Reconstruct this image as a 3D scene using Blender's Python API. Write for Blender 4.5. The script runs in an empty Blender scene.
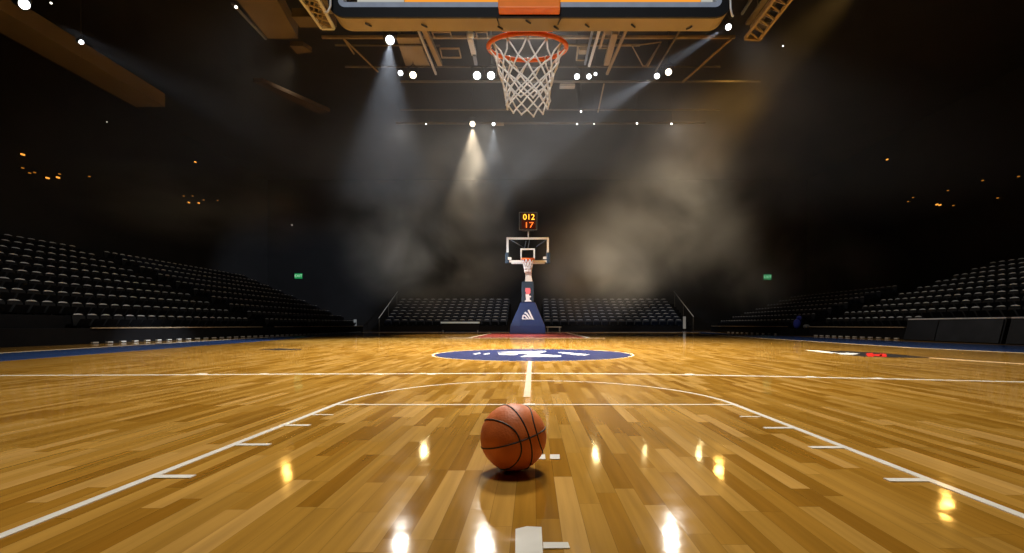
import bpy, math, random
from mathutils import Vector, Matrix
random.seed(7)
SC = bpy.context.scene
COL = SC.collection
H = 0.6                     # camera height
CX, CY, FP = 533.0, 325.0, 480.0   # vanishing point and focal length of the photograph, pixels
PI = math.pi

def W(px, py, d):           # photo point at distance d -> world
    return Vector(((px - CX) * d / FP, d, H - (py - CY) * d / FP))
def F(px, py):              # photo point on the floor -> world
    d = FP * H / (py - CY)
    return Vector(((px - CX) * d / FP, d, 0))
def CZ(px, py, z):          # photo point at height z -> world
    d = FP * (z - H) / (CY - py)
    return Vector(((px - CX) * d / FP, d, z))

# ------------------------------------------------------------------ materials
def nodes_of(name):
    m = bpy.data.materials.new(name); m.use_nodes = True
    nt = m.node_tree; nt.nodes.clear()
    return m, nt, nt.nodes.new('ShaderNodeOutputMaterial')
def N(nt, t, **kw):
    n = nt.nodes.new(t)
    for k, v in kw.items(): setattr(n, k, v)
    return n
def L(nt, a, b): nt.links.new(a, b)
def M_(nt, op, a, b=None, c=None, clamp=False):
    n = N(nt, 'ShaderNodeMath', operation=op); n.use_clamp = clamp
    for i, v in enumerate((a, b, c)):
        if v is None: continue
        if isinstance(v, (int, float)): n.inputs[i].default_value = v
        else: L(nt, v, n.inputs[i])
    return n.outputs[0]
def pbr(name, col, rough=0.5, metal=0.0, spec=0.5, noise=0.0, nscale=20, bump=0.0, coat=0.0):
    m, nt, out = nodes_of(name)
    b = N(nt, 'ShaderNodeBsdfPrincipled')
    b.inputs['Roughness'].default_value = rough; b.inputs['Metallic'].default_value = metal
    b.inputs['Specular IOR Level'].default_value = spec
    b.inputs['Coat Weight'].default_value = coat
    tc = N(nt, 'ShaderNodeTexCoord')
    nz = N(nt, 'ShaderNodeTexNoise'); nz.inputs['Scale'].default_value = nscale; nz.inputs['Detail'].default_value = 3
    L(nt, tc.outputs['Object'], nz.inputs['Vector'])
    mx = N(nt, 'ShaderNodeMix', data_type='RGBA', blend_type='MULTIPLY'); mx.inputs[0].default_value = 1
    mx.inputs[6].default_value = (*col, 1)
    mr = N(nt, 'ShaderNodeMapRange'); mr.inputs[1].default_value = .3; mr.inputs[2].default_value = .7
    mr.inputs[3].default_value = 1 - noise; mr.inputs[4].default_value = 1 + noise * .5
    L(nt, nz.outputs[0], mr.inputs[0])
    L(nt, mr.outputs[0], mx.inputs[7]); L(nt, mx.outputs[2], b.inputs['Base Color'])
    if bump:
        bp = N(nt, 'ShaderNodeBump'); bp.inputs['Strength'].default_value = bump; bp.inputs['Distance'].default_value = .01
        L(nt, nz.outputs[0], bp.inputs['Height']); L(nt, bp.outputs[0], b.inputs['Normal'])
    L(nt, b.outputs[0], out.inputs[0])
    return m
def emit(name, col, s):
    m, nt, out = nodes_of(name)
    e = N(nt, 'ShaderNodeEmission'); e.inputs[0].default_value = (*col, 1); e.inputs[1].default_value = s
    L(nt, e.outputs[0], out.inputs[0]); m.cycles.emission_sampling = 'NONE'; return m
def glass_mat():
    m, nt, out = nodes_of('clear_glass')
    t = N(nt, 'ShaderNodeBsdfTransparent'); t.inputs[0].default_value = (.93, .95, .95, 1)
    g = N(nt, 'ShaderNodeBsdfGlossy'); g.inputs['Roughness'].default_value = .05
    lw = N(nt, 'ShaderNodeLayerWeight'); lw.inputs[0].default_value = .15
    mx = N(nt, 'ShaderNodeMixShader')
    L(nt, M_(nt, 'MULTIPLY', lw.outputs['Fresnel'], .6), mx.inputs[0]); L(nt, t.outputs[0], mx.inputs[1]); L(nt, g.outputs[0], mx.inputs[2])
    L(nt, mx.outputs[0], out.inputs[0]); return m
def wood_floor():
    m, nt, out = nodes_of('maple_court')
    geo = N(nt, 'ShaderNodeNewGeometry'); sp = N(nt, 'ShaderNodeSeparateXYZ'); L(nt, geo.outputs['Position'], sp.inputs[0])
    X, Y = sp.outputs[0], sp.outputs[1]
    w, ln = .072, .64
    xs = M_(nt, 'DIVIDE', M_(nt, 'ADD', X, 50.03), w); row = M_(nt, 'FLOOR', xs)
    wn = N(nt, 'ShaderNodeTexWhiteNoise', noise_dimensions='1D'); L(nt, row, wn.inputs['W'])
    ys = M_(nt, 'ADD', M_(nt, 'DIVIDE', Y, ln), M_(nt, 'MULTIPLY', wn.outputs[0], 13.7)); colm = M_(nt, 'FLOOR', ys)
    cb = N(nt, 'ShaderNodeCombineXYZ'); L(nt, row, cb.inputs[0]); L(nt, colm, cb.inputs[1])
    w2 = N(nt, 'ShaderNodeTexWhiteNoise', noise_dimensions='2D'); L(nt, cb.outputs[0], w2.inputs['Vector'])
    ramp = N(nt, 'ShaderNodeValToRGB'); cr = ramp.color_ramp
    cr.elements[0].position = 0; cr.elements[0].color = (*PLK[0], 1)
    cr.elements[1].position = 1; cr.elements[1].color = (*PLK[4], 1)
    for p, c in ((.25, PLK[1]), (.5, PLK[2]), (.78, PLK[3])):
        e = cr.elements.new(p); e.color = (*c, 1)
    L(nt, w2.outputs[0], ramp.inputs[0])
    # grain: long streaks that differ plank by plank
    mp = N(nt, 'ShaderNodeCombineXYZ')
    L(nt, M_(nt, 'MULTIPLY', X, 30), mp.inputs[0]); L(nt, M_(nt, 'MULTIPLY', Y, 1.4), mp.inputs[1])
    L(nt, M_(nt, 'MULTIPLY', w2.outputs[0], 40), mp.inputs[2])
    gr = N(nt, 'ShaderNodeTexNoise'); gr.inputs['Scale'].default_value = 1; gr.inputs['Detail'].default_value = 4; L(nt, mp.outputs[0], gr.inputs['Vector'])
    gm = N(nt, 'ShaderNodeMapRange'); gm.inputs[1].default_value = .3; gm.inputs[2].default_value = .75; gm.inputs[3].default_value = .8; gm.inputs[4].default_value = 1.12
    L(nt, gr.outputs[0], gm.inputs[0])
    # broad wear
    bn = N(nt, 'ShaderNodeTexNoise'); bn.inputs['Scale'].default_value = .5; bn.inputs['Detail'].default_value = 2; L(nt, geo.outputs['Position'], bn.inputs['Vector'])
    bm = N(nt, 'ShaderNodeMapRange'); bm.inputs[1].default_value = .3; bm.inputs[2].default_value = .7; bm.inputs[3].default_value = .9; bm.inputs[4].default_value = 1.1
    L(nt, bn.outputs[0], bm.inputs[0])
    # joints between planks
    fx = M_(nt, 'FRACT', xs); fy = M_(nt, 'FRACT', ys)
    jx = M_(nt, 'GREATER_THAN', M_(nt, 'ABSOLUTE', M_(nt, 'SUBTRACT', fx, .5)), .488)
    jy = M_(nt, 'GREATER_THAN', M_(nt, 'ABSOLUTE', M_(nt, 'SUBTRACT', fy, .5)), .4985)
    jt = M_(nt, 'SUBTRACT', 1.0, M_(nt, 'MULTIPLY', M_(nt, 'MAXIMUM', jx, jy), .35))
    k = M_(nt, 'MULTIPLY', M_(nt, 'MULTIPLY', gm.outputs[0], bm.outputs[0]), jt)
    mx = N(nt, 'ShaderNodeMix', data_type='RGBA', blend_type='MULTIPLY'); mx.inputs[0].default_value = 1
    L(nt, ramp.outputs[0], mx.inputs[6]); L(nt, k, mx.inputs[7])
    b = N(nt, 'ShaderNodeBsdfPrincipled'); L(nt, mx.outputs[2], b.inputs['Base Color'])
    rn = N(nt, 'ShaderNodeTexNoise'); rn.inputs['Scale'].default_value = 6; rn.inputs['Detail'].default_value = 3; L(nt, geo.outputs['Position'], rn.inputs['Vector'])
    rm = N(nt, 'ShaderNodeMapRange'); rm.inputs[1].default_value = .3; rm.inputs[2].default_value = .7; rm.inputs[3].default_value = .055; rm.inputs[4].default_value = .095
    L(nt, rn.outputs[0], rm.inputs[0]); L(nt, rm.outputs[0], b.inputs['Roughness'])
    b.inputs['Specular IOR Level'].default_value = .5
    bp = N(nt, 'ShaderNodeBump'); bp.inputs['Strength'].default_value = .12; bp.inputs['Distance'].default_value = .002
    bz = N(nt, 'ShaderNodeTexNoise'); bz.inputs['Scale'].default_value = 14; bz.inputs['Detail'].default_value = 2; L(nt, geo.outputs['Position'], bz.inputs['Vector'])
    sepc = N(nt, 'ShaderNodeSeparateColor'); L(nt, w2.outputs['Color'], sepc.inputs[0])
    nv = N(nt, 'ShaderNodeCombineXYZ'); nv.inputs[2].default_value = 1
    L(nt, M_(nt, 'MULTIPLY', M_(nt, 'SUBTRACT', sepc.outputs[1], .5), .012), nv.inputs[0]); L(nt, M_(nt, 'MULTIPLY', M_(nt, 'SUBTRACT', sepc.outputs[2], .5), .012), nv.inputs[1])
    nm = N(nt, 'ShaderNodeVectorMath', operation='NORMALIZE'); L(nt, nv.outputs[0], nm.inputs[0]); L(nt, nm.outputs[0], bp.inputs['Normal'])
    fz = N(nt, 'ShaderNodeTexNoise'); fz.inputs['Scale'].default_value = 90; fz.inputs['Detail'].default_value = 2; L(nt, geo.outputs['Position'], fz.inputs['Vector'])
    L(nt, M_(nt, 'ADD', bz.outputs[0], M_(nt, 'MULTIPLY', fz.outputs[0], .12)), bp.inputs['Height']); L(nt, bp.outputs[0], b.inputs['Normal'])
    L(nt, b.outputs[0], out.inputs[0]); return m
PLK = [(.265, .120, .0125), (.335, .163, .020), (.395, .205, .032), (.455, .248, .049), (.53, .305, .083)]
def ball_mat():
    m, nt, out = nodes_of('pebbled_leather')
    b = N(nt, 'ShaderNodeBsdfPrincipled'); tc = N(nt, 'ShaderNodeTexCoord')
    v = N(nt, 'ShaderNodeTexVoronoi'); v.inputs['Scale'].default_value = 105; L(nt, tc.outputs['Object'], v.inputs['Vector'])
    nz = N(nt, 'ShaderNodeTexNoise'); nz.inputs['Scale'].default_value = 9; L(nt, tc.outputs['Object'], nz.inputs['Vector'])
    r = N(nt, 'ShaderNodeValToRGB'); r.color_ramp.elements[0].color = (.58, .135, .03, 1); r.color_ramp.elements[1].color = (.76, .21, .055, 1)
    r.color_ramp.elements[0].position = .3; r.color_ramp.elements[1].position = .7
    L(nt, nz.outputs[0], r.inputs[0]); L(nt, r.outputs[0], b.inputs['Base Color'])
    bp = N(nt, 'ShaderNodeBump'); bp.inputs['Strength'].default_value = .35; bp.inputs['Distance'].default_value = .002; bp.invert = True
    L(nt, v.outputs['Distance'], bp.inputs['Height']); L(nt, bp.outputs[0], b.inputs['Normal'])
    b.inputs['Roughness'].default_value = .5; b.inputs['Specular IOR Level'].default_value = .4
    L(nt, b.outputs[0], out.inputs[0]); return m
def smoke_mat(name, dens, col, scale, seed, lo=.42, hi=.62, aniso=.1, stretch=(1, 1, 1)):
    m, nt, out = nodes_of(name)
    pv = N(nt, 'ShaderNodeVolumeScatter'); pv.inputs['Color'].default_value = (*col, 1); pv.inputs['Anisotropy'].default_value = aniso
    tc = N(nt, 'ShaderNodeTexCoord')
    ln = N(nt, 'ShaderNodeVectorMath', operation='LENGTH'); L(nt, tc.outputs['Object'], ln.inputs[0])
    geo = N(nt, 'ShaderNodeNewGeometry')
    mp = N(nt, 'ShaderNodeVectorMath', operation='MULTIPLY'); mp.inputs[1].default_value = stretch; L(nt, geo.outputs['Position'], mp.inputs[0])
    ad = N(nt, 'ShaderNodeVectorMath', operation='ADD'); ad.inputs[1].default_value = (seed * 17.3, seed * 5.1, seed * 9.7); L(nt, mp.outputs[0], ad.inputs[0])
    nz = N(nt, 'ShaderNodeTexNoise'); nz.inputs['Scale'].default_value = scale; nz.inputs['Detail'].default_value = 4; nz.inputs['Roughness'].default_value = .55
    nz.inputs['Distortion'].default_value = .4
    L(nt, ad.outputs[0], nz.inputs['Vector'])
    mr = N(nt, 'ShaderNodeMapRange', interpolation_type='SMOOTHSTEP'); mr.inputs[1].default_value = lo; mr.inputs[2].default_value = hi
    L(nt, nz.outputs[0], mr.inputs[0])
    r2 = M_(nt, 'MULTIPLY', ln.outputs['Value'], ln.outputs['Value'])
    fall = M_(nt, 'POWER', M_(nt, 'SUBTRACT', 1.0, r2, clamp=True), 1.6)
    L(nt, M_(nt, 'MULTIPLY', M_(nt, 'MULTIPLY', fall, mr.outputs[0]), dens), pv.inputs['Density'])
    L(nt, pv.outputs[0], out.inputs['Volume']); return m

MT = dict(
    wood=wood_floor(), glass=glass_mat(), ball=ball_mat(),
    white=pbr('white_paint', (.78, .76, .70), .18, noise=.08, nscale=8),
    fadedwhite=pbr('worn_white_paint', (.72, .60, .42), .18, noise=.15, nscale=6),
    navy_paint=pbr('navy_floor_paint', (.018, .024, .085), .2, noise=.15, nscale=5),
    stripe_blue=pbr('blue_floor_paint', (.014, .036, .115), .22, noise=.15, nscale=5),
    red_paint=pbr('dark_red_floor_paint', (.34, .06, .045), .25, noise=.12, nscale=4),
    bright_red=pbr('bright_red_floor_paint', (.65, .02, .015), .25),
    black_paint=pbr('black_floor_paint', (.02, .018, .018), .25),
    rubber=pbr('black_rubber', (.012, .011, .011), .6),
    black=pbr('black_vinyl', (.003, .003, .0035), .55, spec=.2, noise=.2),
    tan=pbr('tan_vinyl', (.30, .24, .155), .6, noise=.12, nscale=5),
    rail=pbr('blue_grey_rail_enamel', (.30, .34, .42), .35, noise=.1),
    steel=pbr('grey_steel', (.25, .29, .36), .35, metal=.6, noise=.1),
    pale_steel=pbr('pale_steel', (.62, .62, .60), .4, metal=.2, noise=.1),
    orange=pbr('orange_enamel', (.85, .19, .012), .4, noise=.06),
    rim=pbr('orange_rim_enamel', (.80, .15, .02), .35, noise=.1),
    net=pbr('white_nylon_cord', (.80, .78, .74), .8),
    navy=pbr('navy_vinyl_pad', (.010, .030, .125), .5, noise=.1, nscale=3),
    teal=pbr('dark_teal_pad', (.011, .028, .048), .5, noise=.1),
    ivory=pbr('ivory_enamel', (.72, .68, .58), .4, noise=.08),
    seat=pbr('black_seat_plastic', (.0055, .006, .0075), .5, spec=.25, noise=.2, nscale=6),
    edge_highlight=pbr('painted_edge_highlight', (.58, .58, .60), .3, noise=.15),  # pale grey that paints the highlight on top edges
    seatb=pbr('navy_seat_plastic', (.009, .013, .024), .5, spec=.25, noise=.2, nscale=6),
    tier=pbr('charcoal_decking', (.004, .004, .005), .9, spec=.15, noise=.3, nscale=3),
    nosing=pbr('tan_step_nosing', (.26, .20, .13), .5, noise=.1),
    foot=pbr('white_foot_cap', (.55, .54, .52), .5),
    wall=pbr('black_wall', (.010, .010, .012), .9, noise=.3, nscale=.5),
    ceil=pbr('black_roof_deck', (.013, .013, .015), .9, noise=.3, nscale=.5),
    beam=pbr('dark_painted_steel', (.10, .085, .065), .6, noise=.2, nscale=2),
    beam_tan=pbr('tan_painted_duct', (.25, .185, .10), .6, noise=.15, nscale=1),
    beam_pale=pbr('beige_panel', (.25, .21, .16), .7, noise=.1, nscale=1),
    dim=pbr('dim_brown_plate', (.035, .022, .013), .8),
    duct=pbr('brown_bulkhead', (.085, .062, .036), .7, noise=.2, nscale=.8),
    housing=pbr('black_lamp_housing', (.015, .015, .016), .5),
    barrier=pbr('slate_padded_vinyl', (.010, .0115, .016), .55, spec=.2, noise=.35, nscale=1.2),
    barrier2=pbr('grey_padded_vinyl', (.017, .020, .027), .5, spec=.2, noise=.5, nscale=1.6),
    blue_cloth=pbr('royal_blue_cloth', (.03, .05, .42), .8, noise=.2),
    grey_cloth=pbr('grey_cloth', (.12, .12, .12), .8, noise=.2),
    tabletop=pbr('pale_blue_laminate', (.68, .82, .95), .3, noise=.05),
    pink=pbr('faded_red_print', (.80, .16, .18), .5),
    logo_white=pbr('white_print', (.85, .84, .82), .5),
    led_amber=emit('amber_digits', (1.0, .50, .04), 2.6), led_red=emit('red_digits', (1.0, .16, .02), 2.2),
    led_back=emit('glowing_dark_red_screen', (1.0, .09, .01), .045),
    lens_w=emit('cold_white_lens', (.92, .96, 1.0), 6), lens_warm=emit('warm_white_lens', (1.0, .86, .62), 6),
    lens_s=emit('dim_white_lens', (1.0, .94, .85), 4),
    amber=emit('amber_bulb', (1.0, .36, .04), .35), amber_b=emit('bright_amber_bulb', (1.0, .38, .05), 1.3),
    green=emit('green_exit_panel', (.03, .55, .16), .38), exit_text=emit('exit_letters', (.5, 1.0, .6), .8),
    strip_o=emit('orange_edge_strip', (1.0, .36, .04), .9), strip_w=emit('white_edge_strip', (.9, .88, .8), .5),
)

# ------------------------------------------------------------------ mesh helpers
class MB:
    def __init__(s): s.v = []; s.f = []; s.sm = []
    def add(s, vs, fs, smooth=False):
        b = len(s.v); s.v += [Vector(v) for v in vs]; s.f += [tuple(b + i for i in f) for f in fs]; s.sm += [smooth] * len(fs); return s
    def box(s, lo, hi):
        x0, y0, z0 = lo; x1, y1, z1 = hi
        return s.add([(x0,y0,z0),(x1,y0,z0),(x1,y1,z0),(x0,y1,z0),(x0,y0,z1),(x1,y0,z1),(x1,y1,z1),(x0,y1,z1)],
                     [(0,3,2,1),(4,5,6,7),(0,1,5,4),(1,2,6,5),(2,3,7,6),(3,0,4,7)])
    def prism(s, poly, vec):       # planar polygon swept by vec
        n = len(poly); p = [Vector(q) for q in poly]; q = [a + Vector(vec) for a in p]
        return s.add(p + q, [tuple(range(n))[::-1], tuple(range(n, 2*n))] + [(i, (i+1) % n, n + (i+1) % n, n + i) for i in range(n)])
    def tube(s, pts, r, n=8, closed=False, cap=True, smooth=True):
        pts = [Vector(p) for p in pts]; m = len(pts); vs = []; up = None
        rs = r if isinstance(r, (list, tuple)) else [r] * m
        for i, p in enumerate(pts):
            a = pts[(i-1) % m] if (closed or i > 0) else p
            c = pts[(i+1) % m] if (closed or i < m-1) else p
            t = (c - a).normalized()
            if up is None: up = Vector((0,0,1)) if abs(t.z) < .9 else Vector((1,0,0))
            u = (up - t * up.dot(t)); u = u.normalized() if u.length > 1e-6 else t.orthogonal().normalized()
            w = t.cross(u); up = u
            vs += [p + (u * math.cos(2*PI*k/n) + w * math.sin(2*PI*k/n)) * rs[i] for k in range(n)]
        fs = []
        for i in range(m if closed else m-1):
            j = (i+1) % m
            fs += [(i*n+k, i*n+(k+1) % n, j*n+(k+1) % n, j*n+k) for k in range(n)]
        if cap and not closed: fs += [tuple(range(n))[::-1], tuple((m-1)*n+k for k in range(n))]
        return s.add(vs, fs, smooth)
    def bar(s, a, b, w, h=None):   # rectangular bar between two points
        a, b = Vector(a), Vector(b); h = h or w; t = (b-a).normalized()
        x = t.cross(Vector((0,0,1))); x = x.normalized() if x.length > 1e-4 else Vector((1,0,0)); z = x.cross(t)
        q = [x*w/2+z*h/2, -x*w/2+z*h/2, -x*w/2-z*h/2, x*w/2-z*h/2]
        return s.add([a+k for k in q]+[b+k for k in q], [(0,1,2,3),(7,6,5,4),(0,4,5,1),(1,5,6,2),(2,6,7,3),(3,7,4,0)])
    def lathe(s, prof, n=16, M=None, smooth=True):   # (r, z) profile about z
        vs = []; m = len(prof)
        for r, z in prof: vs += [Vector((r*math.cos(2*PI*k/n), r*math.sin(2*PI*k/n), z)) for k in range(n)]
        if M: vs = [M @ v for v in vs]
        fs = [(i*n+k, i*n+(k+1) % n, (i+1)*n+(k+1) % n, (i+1)*n+k) for i in range(m-1) for k in range(n)]
        fs += [tuple(range(n))[::-1], tuple((m-1)*n+k for k in range(n))]
        return s.add(vs, fs, smooth)
    def sphere(s, c, r, n=32, m=20):
        c = Vector(c); rr = r if isinstance(r, (tuple, list)) else (r, r, r)
        vs = [c + Vector((0, 0, rr[2]))]
        for i in range(1, m):
            a = PI*i/m
            vs += [c + Vector((rr[0]*math.sin(a)*math.cos(2*PI*k/n), rr[1]*math.sin(a)*math.sin(2*PI*k/n), rr[2]*math.cos(a))) for k in range(n)]
        vs.append(c - Vector((0, 0, rr[2])))
        fs = [(0, 1+k, 1+(k+1) % n) for k in range(n)]
        for i in range(m-2): fs += [(1+i*n+k, 1+(i+1)*n+k, 1+(i+1)*n+(k+1) % n, 1+i*n+(k+1) % n) for k in range(n)]
        e = len(vs)-1; b = 1+(m-2)*n
        fs += [(e, b+(k+1) % n, b+k) for k in range(n)]
        return s.add(vs, fs, True)
    def build(s, name, mat, parent=None, bevel=0, org=None):
        me = bpy.data.meshes.new(name)
        o = Vector((0, 0, 0)) if parent is None else ORG[parent.name]
        if org is not None: o = Vector(org)
        me.from_pydata([v - o for v in s.v], [], s.f)
        me.polygons.foreach_set('use_smooth', s.sm); me.update()
        me.materials.append(MT[mat] if isinstance(mat, str) else mat)
        ob = bpy.data.objects.new(name, me); COL.objects.link(ob)
        ORG[ob.name] = o
        if parent is not None: ob.parent = parent
        elif org is not None: ob.location = o
        if bevel:
            b = ob.modifiers.new('bevel', 'BEVEL'); b.width = bevel; b.segments = 2; b.limit_method = 'ANGLE'
        return ob
ORG = {}
def tag(o, label, cat, group=None, kind=None):
    o['label'] = label; o['category'] = cat
    if group: o['group'] = group
    if kind: o['kind'] = kind
    return o
def thing(name, label, cat, loc=(0,0,0), group=None, kind=None):
    o = bpy.data.objects.new(name, None); COL.objects.link(o); o.location = loc; o.empty_display_size = .1
    ORG[o.name] = Vector(loc); return tag(o, label, cat, group, kind)
def struct(mb, name, mat, label, cat, bevel=0): return tag(mb.build(name, mat, None, bevel), label, cat, None, 'structure')
def text(name, body, size, mat, parent, loc, rot=(PI/2, 0, 0), ext=.004, sx=1.0):
    c = bpy.data.curves.new(name, 'FONT'); c.body = body; c.size = size; c.extrude = ext; c.align_x = 'CENTER'; c.align_y = 'CENTER'
    c.materials.append(MT[mat]); tmp = bpy.data.objects.new('lettering_curve', c); COL.objects.link(tmp)
    bpy.context.view_layer.update(); me = bpy.data.meshes.new_from_object(tmp.evaluated_get(bpy.context.evaluated_depsgraph_get()))
    me.name = name; bpy.data.objects.remove(tmp); bpy.data.curves.remove(c)
    o = bpy.data.objects.new(name, me); COL.objects.link(o); o.parent = parent
    o.location = Vector(loc) - ORG[parent.name]; o.rotation_euler = rot; o.scale = (sx, 1, 1); return o
ORD = 'first second third fourth fifth sixth seventh eighth ninth tenth eleventh twelfth thirteenth fourteenth fifteenth sixteenth seventeenth eighteenth nineteenth twentieth'.split()
def ordinal(n):
    if n < 20: return ORD[n]
    tens = {2: 'twenty', 3: 'thirty', 4: 'forty', 5: 'fifty'}; k = n + 1; t, u = divmod(k, 10)
    return tens[t] + '-' + ORD[u-1] if u else {3: 'thirtieth', 4: 'fortieth', 5: 'fiftieth'}[t]

# ------------------------------------------------------------------ the hall
XL, XR, YB, YF, ZC = -30.0, 31.0, 54.3, -8.0, 17.0
struct(MB().box((XL, YF, -.2), (XR, YB, 0)), 'floor', 'wood', 'glossy golden maple plank basketball court floor', 'floor')
struct(MB().box((XL-.3, YF, -.2), (XL, YB, ZC)), 'wall_left', 'wall', 'black hall wall behind the left stand', 'wall')
struct(MB().box((XR, YF, -.2), (XR+.3, YB, ZC)), 'wall_right', 'wall', 'black hall wall behind the right stand', 'wall')
struct(MB().box((XL, YB, -.2), (XR, YB+.3, ZC)), 'wall_back', 'wall', 'black end wall behind the far hoop', 'wall')
struct(MB().box((XL, YF-.3, -.2), (XR, YF, ZC)), 'wall_front', 'wall', 'black end wall behind the near basket', 'wall')
struct(MB().box((XL, YF, ZC), (XR, YB, ZC+.3)), 'ceiling', 'ceil', 'black roof deck high over the court', 'ceiling')

# ------------------------------------------------------------------ court markings (paint on the floor)
T = .003
def poly_mark(pts, name, mat, label, z=T):
    p = [Vector((q.x, q.y, .0002)) for q in pts]
    return struct(MB().prism(p, (0, 0, z)), name, mat, label, 'floor marking')
def ribbon(pts, w):
    pts = [Vector((p[0], p[1], 0)) for p in pts]; l, r = [], []
    for i, p in enumerate(pts):
        a = pts[max(i-1, 0)]; b = pts[min(i+1, len(pts)-1)]; t = (b-a).normalized(); n = Vector((-t.y, t.x, 0))
        l.append(p + n*w/2); r.append(p - n*w/2)
    return l, r
NMARK = [0]
def line_mark(pts, w, name, mat, label, z=T):
    NMARK[0] += 1; z += .00006*NMARK[0]
    l, r = ribbon(pts, w); m = MB(); n = len(l)
    vs = [v + Vector((0,0,.0002)) for v in l] + [v + Vector((0,0,.0002)) for v in r] + [v + Vector((0,0,z)) for v in l] + [v + Vector((0,0,z)) for v in r]
    fs = []
    for i in range(n-1):
        fs += [(2*n+i, 3*n+i, 3*n+i+1, 2*n+i+1), (i, i+1, n+i+1, n+i), (i, 2*n+i, 2*n+i+1, i+1), (n+i, n+i+1, 3*n+i+1, 3*n+i)]
    fs += [(0, n, 3*n, 2*n), (n-1, 3*n-1, 4*n-1, 2*n-1)]
    m.add(vs, fs)
    return struct(m, name, mat, label, 'floor marking')
LW = .036
pa, pb = F(335, 405), F(735, 405)
la = F(-60, 560.6); lb = F(335, 405); ra = F(1075, 536.8); rb = F(735, 405)
line_mark([la, lb], LW, 'lane_line', 'white', 'white lane line running from lower left corner toward the free throw line')
line_mark([ra, rb], LW, 'lane_line', 'white', 'white lane line running from lower right corner toward the free throw line')
line_mark([lb + Vector((-.02, 0, 0)), rb + Vector((.02, 0, 0))], LW*.9, 'free_throw_line', 'white', 'straight white free throw line behind the ball', z=T*1.3)
cxm = (lb.x + rb.x)/2; R = (rb.x - lb.x)/2; dep = F(530, 381).y - lb.y
arc = [Vector((cxm - R*math.cos(a), lb.y + dep*math.sin(a), 0)) for a in [PI*i/64 for i in range(65)]]
line_mark(arc, LW*.9, 'free_throw_arc', 'white', 'white free throw semicircle beyond the ball', z=T*1.15)
for i, (x0, x1, y) in enumerate(((153, 193, 477.0), (231, 270, 445), (283, 310, 425.6), (311, 333, 415))):
    a, b = F(x0, y), F(x1, y); s = .045 if i < 3 else .03
    line_mark([a, b], s*.85, 'lane_tick', 'white', ORD[i] + ' short white tick inside the left lane line, counted from the front')
for i, (x0, x1, y) in enumerate(((887, 930, 480.5), (810, 848, 447.8), (764, 792, 428.3), (740, 760, 417))):
    a, b = F(x0, y), F(x1, y); s = .045 if i < 3 else .03
    line_mark([a, b], s*.85, 'lane_tick', 'white', ORD[i] + ' short white tick inside the right lane line, counted from the front')
line_mark([F(-40, 375.9), F(150, 375.2), F(300, 374.3), F(533, 373.5), F(640, 374.2), F(760, 376.4), F(900, 379.4), F(1064, 383.2)], .075, 'cross_court_line', 'white', 'long white line crossing the whole court beyond the arc')
for i, x in enumerate((200, 262, 318, 380, 432)):
    line_mark([F(x-4, 374.3), F(x+4, 374.3)], .13, 'line_scuff', 'white', ORD[i] + ' white fleck from the left on the cross court line', z=T*1.2)
for i, (x, y) in enumerate(((690, 374.6), (812, 377.2), (880, 378.7))):
    line_mark([F(x-4, y), F(x+4, y)], .13, 'line_scuff', 'white', ORD[i] + ' white fleck right of center on the cross court line', z=T*1.2)
line_mark([Vector((-.05, 3.98, 0)), Vector((-.05, 5.1, 0))], .058, 'center_line', 'fadedwhite', 'short pale line pointing down court from behind the ball', z=T*.9)
line_mark([Vector((-.05, 5.1, 0)), Vector((-.05, 7.95, 0))], .06, 'center_line', 'fadedwhite', 'pale line running up to the navy center circle', z=T*.9)
line_mark([F(524, 405), F(535, 405)], .07, 'line_mark', 'white', 'thick white dash on the free throw line just above the ball', z=T*1.5)
# dashes by the ball and in front of it
for (x0, x1, y0, y1, nm) in ((533, 545.5, 455, 459.6, 'white dash touching the right side of the ball'), (550, 560, 455, 459.6, 'outer white dash just right of the ball')):
    poly_mark([F(x0, y1), F(x1, y1), F(x1-.5, y0), F(x0, y0)], 'floor_dash', 'white', nm)
poly_mark([F(515, 575), F(544, 575), F(541.5, 528), F(527, 527.2), F(515.5, 530)], 'baseline_bar', 'white', 'broad white bar at the bottom edge in front of the ball')
poly_mark([F(543.3, 549.5), F(570, 549), F(568, 543.2), F(543, 543.2)], 'baseline_tick', 'white', 'small white tick on the right of the broad bar')
# navy center circle with emblem
cc = Vector((.0, 9.9, 0)); cr = 1.98
m = MB(); circ = [cc + Vector((cr*math.cos(2*PI*k/72), cr*.985*math.sin(2*PI*k/72), .0002)) for k in range(72)]
struct(m.prism(circ, (0,0,T)), 'center_circle', 'navy_paint', 'navy blue disc at center court', 'floor marking')
line_mark([cc + Vector(((cr+.05)*math.cos(2*PI*k/72), (cr*.985+.05)*math.sin(2*PI*k/72), 0)) for k in range(73)], .04, 'center_circle_line', 'fadedwhite', 'thin pale ring around the navy center disc')
em = MB()
def ep(pts): em.prism([F(x, y) + Vector((0, 0, T+.0004)) for x, y in pts], (0, 0, .002))
ep([(497, 352.2), (546, 351.1), (546, 352.1), (530, 352.6), (528, 353.6), (504, 354.2), (505, 353.4), (514, 352.9)])
ep([(498, 353.2), (520, 353.2), (516, 355.2), (499, 355.0)])
ep([(520, 353.3), (544, 352.8), (536, 354.4), (561, 355.6), (561, 357.1), (520, 357.0), (529, 354.8)])
ep([(556, 352.4), (565, 352.6), (590, 354.7), (585, 355.6), (574, 355.2)])
ep([(473, 354.0), (480, 352.8), (481, 353.6), (475, 354.6)])
ep([(483, 354.2), (489, 353.2), (490, 353.8), (485, 354.8)])
struct(em, 'center_emblem', 'white', 'white angular team emblem on the navy center disc', 'floor marking')
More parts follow.
